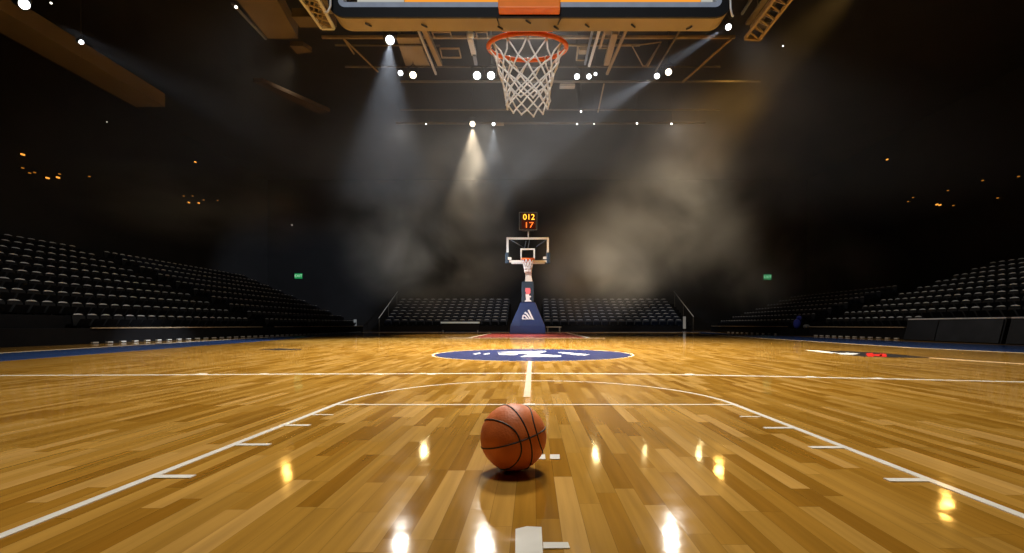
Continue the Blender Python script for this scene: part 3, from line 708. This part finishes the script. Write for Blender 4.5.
# bits in the right aisle gap
bg = thing('sports_bag', 'royal blue cloth bag standing in the gap between the right stands', 'bag', (W(797, 0, 27.3).x, 27.3, .40))
c0 = W(797, 322.6, 27.3)
st = struct(MB().box((14.4, 26.5, 0), (16.4, 28.3, .38)), 'aisle_step', 'tier', 'low dark step in the gap between the right stands', 'step')
bg.location = (c0.x, 27.3, .382); ORG[bg.name] = Vector((c0.x, 27.3, .382))
MB().sphere((c0.x, 27.3, .382+.28), (.20, .15, .28), 16, 12).build('bag_body', 'blue_cloth', bg)
MB().sphere((c0.x+.12, 27.3, .382+.62), (.15, .10, .13), 12, 8).build('bag_top', 'blue_cloth', bg)
MB().tube([(c0.x-.1, 27.2, .75), (c0.x-.05, 27.2, 1.0), (c0.x+.12, 27.2, 1.0), (c0.x+.2, 27.2, .75)], .015, 6).build('strap', 'blue_cloth', bg)
c1 = W(806.5, 328, 26.9)
g2 = thing('cloth_bundle', 'small grey cloth bundle right of the blue bag', 'bundle', (c1.x, 26.9, .382))
MB().sphere((c1.x, 26.9, .382+.13), (.19, .14, .13), 14, 10).build('bundle_body', 'grey_cloth', g2)
MB().tube([(c1.x-.16, 26.9, .53), (c1.x, 26.82, .56), (c1.x+.16, 26.9, .53)], .02, 6).build('tie', 'black', g2)
# small pale things at the corners
def corner_sign(px, py0, py1, d, label):
    p0 = W(px, py1, d); p1 = W(px, py0, d)
    o = thing('floor_sign', label, 'sign', (p0.x, d, 0))
    MB().box((p0.x-.13, d, .25), (p0.x+.13, d+.05, p1.z)).build('sign_board', 'pale_steel', o, .01)
    MB().box((p0.x-.2, d-.12, 0), (p0.x+.2, d+.17, .05)).build('foot_plate', 'housing', o)
    MB().box((p0.x-.03, d+.01, .05), (p0.x+.03, d+.04, .26)).build('stem', 'housing', o)
corner_sign(684.5, 316.5, 326, 45.4, 'small upright pale sign at the right end of the back stand')
corner_sign(355, 319.5, 326, 43.5, 'small pale sign in the dark corner past the left stand')

# ------------------------------------------------------------------ roof steel
def beam_x(px0, px1, py, z, th, name, mat, label):
    a, c = CZ(px0, py, z), CZ(px1, py, z)
    return struct(MB().box((a.x, a.y-th/2, z), (c.x, a.y+th/2, z+th)), name, mat, label, 'roof beam')
ZB_ = 12.5
beam_x(322, 735, 38.5, ZB_, .10, 'ceiling_beam', 'beam_tan', 'thin tan roof pipe just under the near board')
beam_x(335, 440, 46, ZB_, .06, 'ceiling_beam', 'beam', 'short dim roof pipe left of the beige panel')
beam_x(565, 640, 46, ZB_, .07, 'ceiling_beam', 'beam_tan', 'short tan roof pipe right of the net')
beam_x(345, 720, 67.5, ZB_, .06, 'ceiling_beam', 'beam', 'dim roof pipe level with the white lamps')
beam_x(400, 760, 82.5, ZB_, .09, 'ceiling_beam', 'beam', 'roof pipe just under the row of white lamps')
beam_x(400, 720, 110.5, ZB_, .07, 'ceiling_beam', 'beam', 'dim roof pipe level with the bottom of the net')
LPY = 124.0
lp = CZ(400, LPY, ZB_)
tag(MB().box((CZ(396, LPY, ZB_).x, lp.y-.05, ZB_), (CZ(705, LPY, ZB_).x, lp.y+.05, ZB_+.1)).build('lighting_pipe', 'beam'), 'long dark lighting pipe carrying the small far lamps', 'lighting pipe')
def rail_c(p0, p1, w, h, z, name, mat, label):
    return struct(MB().bar(CZ(*p0, z), CZ(*p1, z), w, h), name, mat, label, 'roof beam')
rail_c((424, 28), (440, 64), .20, .2, 12.3, 'ceiling_rail', 'beam_tan', 'thick tan roof rail right of the beige panel')
rail_c((415, 22), (436, 74), .08, .1, 12.2, 'ceiling_rail', 'pale_steel', 'thin pale roof rail touching the beige panel')
rail_c((345, 40), (378, 72), .05, .05, 12.3, 'ceiling_rail', 'beam_tan', 'thin slanting roof rail far left of the white lamp')
rail_c((343, 38), (354, 54), .05, .05, 12.1, 'ceiling_rail', 'beam_tan', 'short slanting roof strut far left of the white lamp')
rail_c((593.5, 26), (585, 64), .08, .1, 12.2, 'ceiling_rail', 'steel', 'left of two grey slanting roof pipes right of the net')
rail_c((600.5, 26), (589, 66), .10, .1, 12.1, 'ceiling_rail', 'pale_steel', 'right of two grey slanting roof pipes right of the net')
rail_c((615, 32), (606.5, 63.5), .24, .2, 12.3, 'ceiling_rail', 'beam_tan', 'thick tan roof rail right of the grey pipes')
rail_c((627, 28), (607, 74), .11, .1, 12.2, 'ceiling_rail', 'beam_tan', 'long thin tan roof rail right of the thick one')
rail_c((606, 28), (599.5, 48), .10, .1, 12.25, 'ceiling_rail', 'beam_tan', 'short tan roof rail beside the tan panel')
rail_c((660, 44), (646, 66), .06, .06, 12.2, 'ceiling_rail', 'beam', 'short dim slanting strut above the right lamp pair')
rail_c((680, 30), (655, 72), .07, .07, 12.2, 'ceiling_rail', 'beam', 'long dim slanting rail leading to the right lamp pair')
rail_c((731, 39), (683, 82), .08, .08, 12.2, 'ceiling_rail', 'beam_tan', 'thin tan slanting rail at the right of the roof')
rail_c((757, -10), (742, 14), .08, .08, 12.2, 'ceiling_rail', 'steel', 'grey strut beside the right truss')
def panel(pts, z, th, name, mat, label): return struct(MB().prism([CZ(x, y, z) for x, y in pts], (0, 0, th)), name, mat, label, 'roof panel')
panel([(396, 37), (418, 37), (430, 67), (406, 67)], 12.6, .12, 'ceiling_panel', 'beam_pale', 'beige roof panel behind the bright left lamp')
panel([(605, 28), (621, 28), (618, 38), (604, 38)], 12.6, .12, 'ceiling_panel', 'beam_tan', 'small tan roof panel right of the grey pipes')
panel([(579.5, 50), (587, 50), (586.4, 54.5), (578.6, 54.5)], 12.6, .12, 'ceiling_panel', 'beam_tan', 'tiny tan roof panel right of the rim')
panel([(757, 22), (770, 22), (767, 28.5), (753, 28.5)], 12.6, .12, 'ceiling_panel', 'beam', 'dim roof panel beside the right truss')
panel([(560, 86), (575, 86), (574.5, 89), (559.5, 89)], 12.6, .12, 'ceiling_panel', 'beam_pale', 'small beige roof strip right of the net')
panel([(494, 124.2), (504, 124.2), (504, 126), (494, 126)], 12.3, .1, 'ceiling_panel', 'beam_pale', 'tiny tan plate on the far lighting pipe')
def loop_frame(pts, r, z, label):
    return struct(MB().tube([CZ(x, y, z) for x, y in pts], r, 6, closed=True), 'ceiling_frame', 'beam_tan', label, 'roof frame')
rail_c((604, 84), (598, 112), .06, .06, 12.45, 'ceiling_rail', 'beam_tan', 'thin tan rail hanging down right of the net')
loop_frame([(440, 48.5), (459, 48.5), (461, 57.5), (442, 57.5)], .045, 12.3, 'small tan rectangular roof frame left of the rim')
loop_frame([(432, 32), (450, 32), (452, 38), (434.5, 38)], .045, 12.3, 'tan roof frame tucked under the board left of the rim')
loop_frame([(476, 32), (487, 32), (487.5, 38), (477, 38)], .04, 12.3, 'pale roof frame beside the rim')
loop_frame([(578, 46), (588, 46), (586.5, 60), (576.5, 60)], .045, 12.3, 'tan roof frame right of the rim')
loop_frame([(602, 38), (614, 38), (611, 48), (600, 48)], .045, 12.3, 'tan roof frame beside the thick tan rail')
loop_frame([(632, 46), (661, 42), (648, 66), (643, 66)], .03, 12.4, 'dim tan roof frame above the right lamps')
# chrome projector arm left of the rim
pj = thing('projector_arm', 'grey metal arm hanging from the roof left of the rim', 'arm', CZ(470, 38, 12.2))
MB().sphere(CZ(470.5, 35, 12.1), .16, 14, 10).build('joint', 'pale_steel', pj)
MB().bar(CZ(470, 38, 12.1), CZ(474, 54, 12.1), .2, .16).build('upper_tube', 'pale_steel', pj)
MB().bar(CZ(474.2, 55, 12.0), CZ(476, 64, 12.0), .13, .12).build('lower_tube', 'steel', pj)
# big brown bulkheads
struct(MB().box((-17.2, 8.0, 10.05), (-15.95, 20.8, 10.62)), 'ceiling_bulkhead', 'duct', 'long brown boxed bulkhead at the upper left', 'bulkhead')
m = MB(); zz = 11.2
pq = [CZ(x, y, zz) for x, y in ((196, -50), (268, 38.5), (298, 38.5), (250, -50))]
struct(m.prism(pq, (0, 0, .5)), 'ceiling_bulkhead', 'duct', 'brown boxed duct left of the white edged truss', 'bulkhead')
struct(MB().bar(CZ(232, 3, zz-.05), CZ(266, 39, zz-.05), .07, .07), 'ceiling_rail', 'steel', 'grey pipe along the left edge of the brown duct', 'roof beam')
struct(MB().box((CZ(296, 25, zz).x, CZ(296, 25, zz).y-.3, zz+.1), (CZ(333, 25, zz).x, CZ(296, 25, zz).y+.3, zz+.4)), 'ceiling_bulkhead', 'duct', 'short brown duct joining the left truss', 'bulkhead')
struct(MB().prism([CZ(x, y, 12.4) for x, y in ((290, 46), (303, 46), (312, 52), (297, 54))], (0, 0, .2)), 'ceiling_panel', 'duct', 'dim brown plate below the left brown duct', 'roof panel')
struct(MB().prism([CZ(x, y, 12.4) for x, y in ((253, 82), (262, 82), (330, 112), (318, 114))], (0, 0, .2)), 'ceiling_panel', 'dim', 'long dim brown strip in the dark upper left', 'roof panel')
# ladder trusses
def truss(l0, l1, r0, r1, z, n, mat, label):
    a0, a1, b0, b1 = CZ(*l0, z), CZ(*l1, z), CZ(*r0, z), CZ(*r1, z)
    o = thing('lighting_truss', label, 'truss', (a1+b1)/2)
    MB().bar(a0, a1, .07, .07).build('chord', mat, o); MB().bar(b0, b1, .07, .07).build('chord', mat, o)
    m0, m1 = a0.lerp(b0, .42) + Vector((0, 0, .35)), a1.lerp(b1, .42) + Vector((0, 0, .35))
    MB().bar(m0, m1, .06, .06).build('chord', mat, o)
    MB().bar(a1, b1, .08, .08).build('end_bar', mat, o)
    br_ = MB()
    for i in range(n):
        u, v = i/n, (i+1)/n
        br_.bar(a0.lerp(a1, u), b0.lerp(b1, v), .035); br_.bar(b0.lerp(b1, u), m0.lerp(m1, v), .035); br_.bar(m0.lerp(m1, u), a0.lerp(a1, v), .035)
    br_.build('lacing', 'beam_tan', o)
    MB().prism([a0 + Vector((0, 0, .4)), b0 + Vector((0, 0, .4)), b1 + Vector((0, 0, .4)), a1 + Vector((0, 0, .4))], (0, 0, .05)).build('back_panel', 'beam', o)
    for p in (a0.lerp(b0, .5).lerp(a1.lerp(b1, .5), .15), a1.lerp(b1, .5).lerp(a0.lerp(b0, .5), .1)):
        MB().tube([p + Vector((0, 0, .3)), Vector((p.x, p.y, 16.98))], .02, 5).build('hanger', 'beam', o)
truss((258, -60), (321.5, 28), (287, -60), (334, 28), 9.0, 12, 'pale_steel', 'white edged ladder truss at the upper left of the board')
truss((818.5, -60), (745, 38.3), (838, -60), (759.5, 39.4), 9.0, 12, 'nosing', 'tan ladder truss at the upper right of the board')

# ------------------------------------------------------------------ lamps
def lamp(px, py, z, r, lens, label, aim=None, name='spotlight', group='roof spotlights', d=None):
    p = CZ(px, py, z) if d is None else W(px, py, d)
    o = thing(name, label, 'spotlight', p, group)
    to = (Vector(aim) if aim is not None else Vector((0, 3, 0))) - p
    M = Matrix.Translation(p) @ to.to_track_quat('Z', 'Y').to_matrix().to_4x4()
    MB().lathe([(r*.7, -r*2.6), (r*1.05, -r*1.9), (r*1.15, -r*.2), (r*1.2, .0), (r*1.05, .01)], 14, M).build('housing', 'housing', o)
    MB().lathe([(r*.98, .012), (r*.9, .03), (r*.4, .05)], 14, M).build('lens', lens, o)
    top = p + Vector((0, 0, r*3.2)); sx = r*1.45
    MB().tube([p + Vector((-sx, 0, 0)), p + Vector((-sx, 0, r*2.2)), top, p + Vector((sx, 0, r*2.2)), p + Vector((sx, 0, 0))], r*.13, 5).build('yoke', 'housing', o)
    MB().tube([top, Vector((p.x, p.y, max(top.z+.2, min(16.95, top.z + 1.6))))], r*.12, 5).build('hanger', 'housing', o)
    return p
LP = {}
LP['A'] = lamp(390, 40, 12.0, .17, 'lens_w', 'bright cold white spotlight shining down left under the near board')
LP['B'] = lamp(400.5, 73, 12.0, .11, 'lens_w', 'smaller white spotlight left of the warm one below the beige panel')
LP['C'] = lamp(413, 75, 12.0, .15, 'lens_warm', 'warm white spotlight below the beige roof panel')
LP['D'] = lamp(477, 75.5, 12.0, .17, 'lens_w', 'left of the two white spotlights left of the net')
LP['E'] = lamp(491, 75.5, 12.0, .17, 'lens_w', 'right of the two white spotlights left of the net')
LP['F'] = lamp(577, 76.5, 12.0, .12, 'lens_w', 'left white spotlight of the cluster right of the net')
LP['G'] = lamp(589, 76.5, 12.0, .11, 'lens_w', 'middle white spotlight of the cluster right of the net')
LP['G2'] = lamp(595.5, 74, 12.0, .07, 'lens_w', 'smallest white spotlight of the cluster right of the net')
LP['I'] = lamp(657, 76, 12.0, .12, 'lens_w', 'cold white spotlight beaming down left at the right of the roof')
LP['J'] = lamp(668.5, 72, 12.0, .14, 'lens_warm', 'warm spotlight beside the cold one at the right of the roof')
LP['K'] = lamp(728.5, 27, 11.0, .10, 'lens_w', 'narrow cold white spotlight by the lower right corner of the board')
LP['L'] = lamp(24, 4, 9.7, .14, 'lens_w', 'large white spotlight on the bulkhead at the top left corner', aim=(0, 12, 1))
LP['M'] = lamp(81, 42, 9.7, .07, 'lens_w', 'small white spotlight below the top left bulkhead', aim=(0, 12, 1))
LP['N'] = lamp(472.5, 124, 12.1, .15, 'lens_warm', 'warm spotlight on the far lighting pipe left of the net')
LP['O'] = lamp(493.5, 124, 12.1, .09, 'lens_w', 'small cold spotlight on the far lighting pipe under the net')
for i, (x, y, r_, nm) in enumerate(((426, 124, .045, 'tiny lamp at the left end of the far lighting pipe'), (577, 124, .05, 'tiny lamp on the far lighting pipe right of the net'),
                               (594, 124, .035, 'dimmest tiny lamp on the far lighting pipe'), (637, 123.4, .055, 'tiny warm lamp toward the right of the far pipe'),
                               (671.5, 123.8, .055, 'rightmost tiny lamp on the far lighting pipe'), (581, 111.5, .05, 'tiny flat lamp above the far pipe right of the net'))):
    LP['t%d' % i] = lamp(x, y, 12.1, r_, 'lens_s', nm)
for (x, y, r_, nm) in ((51, 3, .03, 'tiny white lamp right of the top left spotlight'), (236, 7, .045, 'tiny pale lamp on the left edge of the brown duct'), (783, 46, .025, 'tiny amber lamp under the right truss'),
                       (292, 225, .03, 'tiny white lamp in the dark above the left exit sign'), (107, 122, .014, 'tiny lamp in the dark under the left bulkhead')):
    d_ = 40 if y > 150 else None
    lamp(x, y, 11.0, r_ if d_ is None else .03, 'lens_s', nm, d=d_)

# small amber lamps on the side walls
def wall_lamp(px, py, right, big, label):
    x = (XR if right else XL); d = FP*abs(x)/abs(px-CX); p = W(px, py, d); sgn = -1 if right else 1
    o = thing('wall_lamp', label, 'wall lamp', p, 'amber lamps on the hall walls')
    r_ = .085 if big else .05
    MB().box((min(x, x+sgn*.12), p.y-r_*1.3, p.z-r_*.7), (max(x, x+sgn*.12), p.y+r_*1.3, p.z+r_*.8)).build('housing', 'housing', o)
    MB().box((min(x+sgn*.121, x+sgn*.2), p.y-r_*1.1, p.z-r_*.5), (max(x+sgn*.121, x+sgn*.2), p.y+r_*1.1, p.z+r_*.5)).build('bulb', 'amber_b' if big else 'amber', o)
LW_ = [(20, 154.5, 1), (20, 168, 0), (27, 173, 0), (32, 172.5, 0), (45, 178, 1), (55.5, 177.5, 1), (57, 174, 0), (87, 176.5, 0), (182, 196, 0), (187, 202.5, 1), (191, 196, 0), (193.5, 162, 1), (197, 203, 1), (202, 200, 0), (216, 200.5, 0)]
for i, (x, y, b_) in enumerate(LW_): wall_lamp(x, y, False, b_, f'{ORD[i]} small amber lamp from the left on the dark left wall')
RW_ = [(889, 159.5, 1), (910, 201.5, 0), (915, 197.5, 0), (939, 204.5, 1), (942, 205, 1), (950, 190.5, 0), (955.5, 205.5, 0), (985, 180.5, 0), (1000, 198, 0), (1021, 176.5, 0)]
for i, (x, y, b_) in enumerate(RW_): wall_lamp(x, y, True, b_, f'{ORD[i]} small amber lamp from the left on the dark right wall')
def exit_sign(px, py, label):
    d = YB - .12; p = W(px, py, d); w, h = .44, .30
    o = thing('exit_sign', label, 'exit sign', p, 'green exit signs')
    MB().box((p.x-w-.05, d, p.z-h-.05), (p.x+w+.05, YB-.005, p.z+h+.05)).build('housing', 'housing', o)
    MB().box((p.x-w, d-.02, p.z-h), (p.x+w, d-.001, p.z+h)).build('panel', 'green', o)
    text('lettering', 'EXIT', .42, 'exit_text', o, (p.x, d-.03, p.z))
exit_sign(298.5, 276, 'green lit exit sign on the dark end wall left of the hoop')
exit_sign(767.5, 277, 'green lit exit sign on the dark end wall right of the hoop')

# ------------------------------------------------------------------ lights
def light(kind, loc, aim, power, col, size=.2, angle=40, blend=.5, name='lamp'):
    l = bpy.data.lights.new(name, kind); l.energy = power; l.color = col
    if kind == 'SPOT': l.spot_size = math.radians(angle); l.spot_blend = blend; l.shadow_soft_size = size
    elif kind == 'AREA': l.shape = 'DISK'; l.size = size; l.spread = math.radians(angle)
    else: l.shadow_soft_size = size
    o = bpy.data.objects.new(name, l); COL.objects.link(o); o.location = loc
    d = Vector(aim) - Vector(loc); o.rotation_euler = d.to_track_quat('-Z', 'Y').to_euler(); return o
WARM, COLD, NEU, AMB = (1, .80, .55), (.72, .84, 1), (1, .92, .80), (1, .55, .12)
# court lamps over the near half and the far half
COOL = (.82, .90, 1); GLD = (1, .78, .36)
light('AREA', (0, 3.2, 12.0), (0, 3.6, 0), 170, NEU, 2.5, 80, name='court_lamp_near')
light('AREA', (0, 13.4, 13.2), (0, 13.4, 0), 5000, NEU, 2.6, 92, name='court_lamp_mid')
for x_, r_, pw in ((-8.45, .24, 2400), (-3.05, .24, 2600), (9.0, .22, 2400)):
    light('SPOT', (x_, 30.6, 13.2), (x_*.35, 15.5, 0), pw, NEU, r_, 78, .9, name='court_lamp_far')
light('SPOT', (-.6, -5, 2.9), (0, 3, 2.75), 1500, (.9, .95, 1), .4, 26, .6, name='fill_light_behind')  # added fill behind the camera, brightens the near hoop
# beams
light('SPOT', LP['A'] + Vector((0, -.1, -.25)), LP['A'] + Vector((.0, -.5, -10)), 16000, COOL, .1, 43, .7, name='beam_lamp')
light('SPOT', LP['N'] + Vector((0, -.1, -.25)), LP['N'] + Vector((.3, .6, -10)), 11000, WARM, .1, 50, .5, name='beam_lamp')
light('SPOT', LP['O'] + Vector((0, -.1, -.2)), LP['O'] + Vector((.2, .4, -10)), 5000, COOL, .1, 38, .8, name='beam_lamp')
light('SPOT', LP['I'] + Vector((-.25, 0, -.15)), W(600, 110, 24), 26000, COOL, .08, 26, .7, name='beam_lamp')
light('SPOT', LP['K'] + Vector((-.2, 0, -.1)), W(590, 112, 17), 24000, COOL, .06, 13, .7, name='beam_lamp')
light('SPOT', LP['L'] + Vector((.2, 0.8, -.1)), (0, 20, 3), 1900, COOL, .1, 18, .8, name='beam_lamp')
light('SPOT', LP['M'] + Vector((.15, 0, -.1)), (0, 20, 3), 1500, COOL, .08, 16, .8, name='beam_lamp')
light('SPOT', LP['t3'] + Vector((0, -.1, -.15)), LP['t3'] + Vector((-2.5, 0, -6)), 1200, WARM, .08, 34, .8, name='beam_lamp')
light('SPOT', W(885, -45, 17.6), W(690, 150, 25), 13000, AMB, .3, 32, .9, name='amber_beam_lamp')
light('AREA', (0, 22, 9.5), (0, 23, 17), 130, COOL, 2.0, 150, name='roof_fill')  # added fill without a fixture, brightens the roof from below
# added lights without fixtures, placed for their glints in the varnish
for px, py, r_, pw, c_ in ((425, 455, .30, 230, GLD), (595, 457, .30, 240, GLD), (645, 455, .18, 50, GLD), (700, 455, .22, 90, GLD),
                       (720, 470, .28, 170, AMB), (945, 505, .30, 260, AMB), (286, 470, .26, 110, AMB), (88, 549, .26, 200, GLD)):
    d_ = 46.0 if c_ is GLD and px > 100 else 34.0
    p_ = Vector(((px-CX)*d_/FP, d_, (py-CY)/FP*d_ - H))
    light('SPOT', p_, (p_.x*.06, 2.2, 0), pw, c_, r_, 16, .8, name='glint_helper')
# added lights without fixtures that brighten the smoke
light('SPOT', (12, 33, 15.2), (10, 41, 5), 4500, (1, .86, .66), .5, 95, .9, name='smoke_lamp_right')
light('SPOT', (6.5, 33.0, .4), (8.5, 39.5, 9), 5200, (1, .84, .62), .4, 80, .9, name='smoke_fill_up')
light('SPOT', (-6.5, 34.0, .4), (-7.5, 40.5, 7), 1600, (1, .88, .7), .4, 80, .9, name='smoke_fill_up')
light('SPOT', (-6, 33, 14.5), (-6.5, 42, 4), 3000, NEU, .5, 80, .9, name='smoke_lamp_left')
light('SPOT', (-12, 24, 14), (-21, 30, 8), 1500, WARM, .4, 80, .9, name='smoke_fill_side')
light('SPOT', (-8, 21, 5.2), (0, 31.5, 3.4), 7500, COLD, .4, 30, .6, name='hoop_fill')  # added fill without a fixture for the far hoop's front
# washes over the stands
light('SPOT', (-7.6, 13.6, 10.4), (-17, 18, 1), 2200, NEU, .5, 75, .9, name='stand_lamp_left')
light('SPOT', (8, 19, 12.2), (17.5, 20, 1), 2500, NEU, .5, 75, .9, name='stand_lamp_right')
light('SPOT', (0, 38, 12.4), (0, 49, 1.5), 1100, (.55, .7, 1), .5, 85, .9, name='stand_lamp_back')

# ------------------------------------------------------------------ haze and smoke
def haze_box(lo, hi, dens, col, label):
    m, nt, out = nodes_of('thin_haze'); v = N(nt, 'ShaderNodeVolumeScatter')
    v.inputs['Color'].default_value = (*col, 1); v.inputs['Density'].default_value = dens; v.inputs['Anisotropy'].default_value = .2
    L(nt, v.outputs[0], out.inputs['Volume'])
    return tag(MB().box(lo, hi).build('haze', m), label, 'haze', None, 'stuff')
haze_box((-15.4, 14.2, 5.4), (18, 30.1, 14.2), (.0023), (.95, .96, 1), 'thin haze hanging under the roof where the beams show')
def smoke(c, r, dens, col, scale, seed, label, lo=.42, hi=.62, st=(1, 1, 1), rot=0):
    mt = smoke_mat('smoke_%d' % seed, dens, col, scale, seed, lo, hi, stretch=st)
    o = MB().sphere((0, 0, 0), 1.0, 24, 16).build('smoke', mt); o.location = c; o.scale = r; o.rotation_euler = (0, rot, 0)
    return tag(o, label, 'smoke', 'drifting smoke clouds', 'stuff')
BRN, GRY = (.92, .85, .74), (.88, .88, .86)
def at(px, py, d): return W(px, py, d)
smoke(at(705, 215, 39), (11.5, 4.2, 8.6), .17, BRN, .15, 11, 'large brownish smoke cloud right of the shot clock', .30, .72)
smoke(at(596, 262, 38), (6.6, 3.2, 5.8), .20, BRN, .18, 2, 'brown smoke just right of the far backboard', .28, .70)
smoke(at(800, 272, 38.5), (9.5, 3.4, 4.6), .16, BRN, .16, 3, 'low thin smoke in front of the right exit sign', .32, .72)
smoke(at(435, 258, 41), (9.0, 3.4, 5.6), .15, BRN, .16, 4, 'dim smoke over the back seats left of the hoop', .32, .72)
smoke(at(482, 172, 27.6), (4.4, 2.3, 3.6), .09, GRY, .18, 5, 'grey smoke under the far lighting pipe', .28, .72)
smoke(at(385, 215, 36), (5.6, 3.0, 6.4), .07, BRN, .16, 6, 'faint tall smoke left of center', .34, .72)
smoke(at(735, 100, 25), (6.4, 3.2, 5.4), .075, BRN, .2, 7, 'dim amber smoke drifting at the upper right', .32, .72)
smoke(at(190, 205, 30), (10.5, 3.0, 2.8), .09, BRN, .2, 8, 'faint smoke streak across the dark left side', .36, .72, st=(.5, 1, 1.4), rot=.16)

# ------------------------------------------------------------------ camera, world, view
cam = bpy.data.cameras.new('camera'); co = bpy.data.objects.new('camera', cam); COL.objects.link(co)
co.location = (0, 0, H); co.rotation_euler = (PI/2, 0, 0)
cam.sensor_width = 36; cam.lens = 36*FP/1024
cam.shift_x = -(CX-512)/1024; cam.shift_y = (CY-276.5)/1024; cam.clip_start = .02; cam.clip_end = 200
SC.camera = co
w = bpy.data.worlds.new('world'); SC.world = w; w.use_nodes = True
w.node_tree.nodes['Background'].inputs[0].default_value = (.5, .6, 1, 1); w.node_tree.nodes['Background'].inputs[1].default_value = 0.0
SC.view_settings.view_transform = 'Standard'; SC.view_settings.look = 'None'; SC.view_settings.gamma = 1; SC.view_settings.use_curve_mapping = False
SC.view_settings.exposure = 0.0
cy = SC.cycles
cy.use_denoising = True; cy.max_bounces = 5; cy.diffuse_bounces = 3; cy.glossy_bounces = 3; cy.transparent_max_bounces = 12; cy.volume_bounces = 1
cy.sample_clamp_indirect = 2.5; cy.caustics_reflective = False; cy.caustics_refractive = False
cy.volume_step_rate = 1.0; cy.volume_max_steps = 256
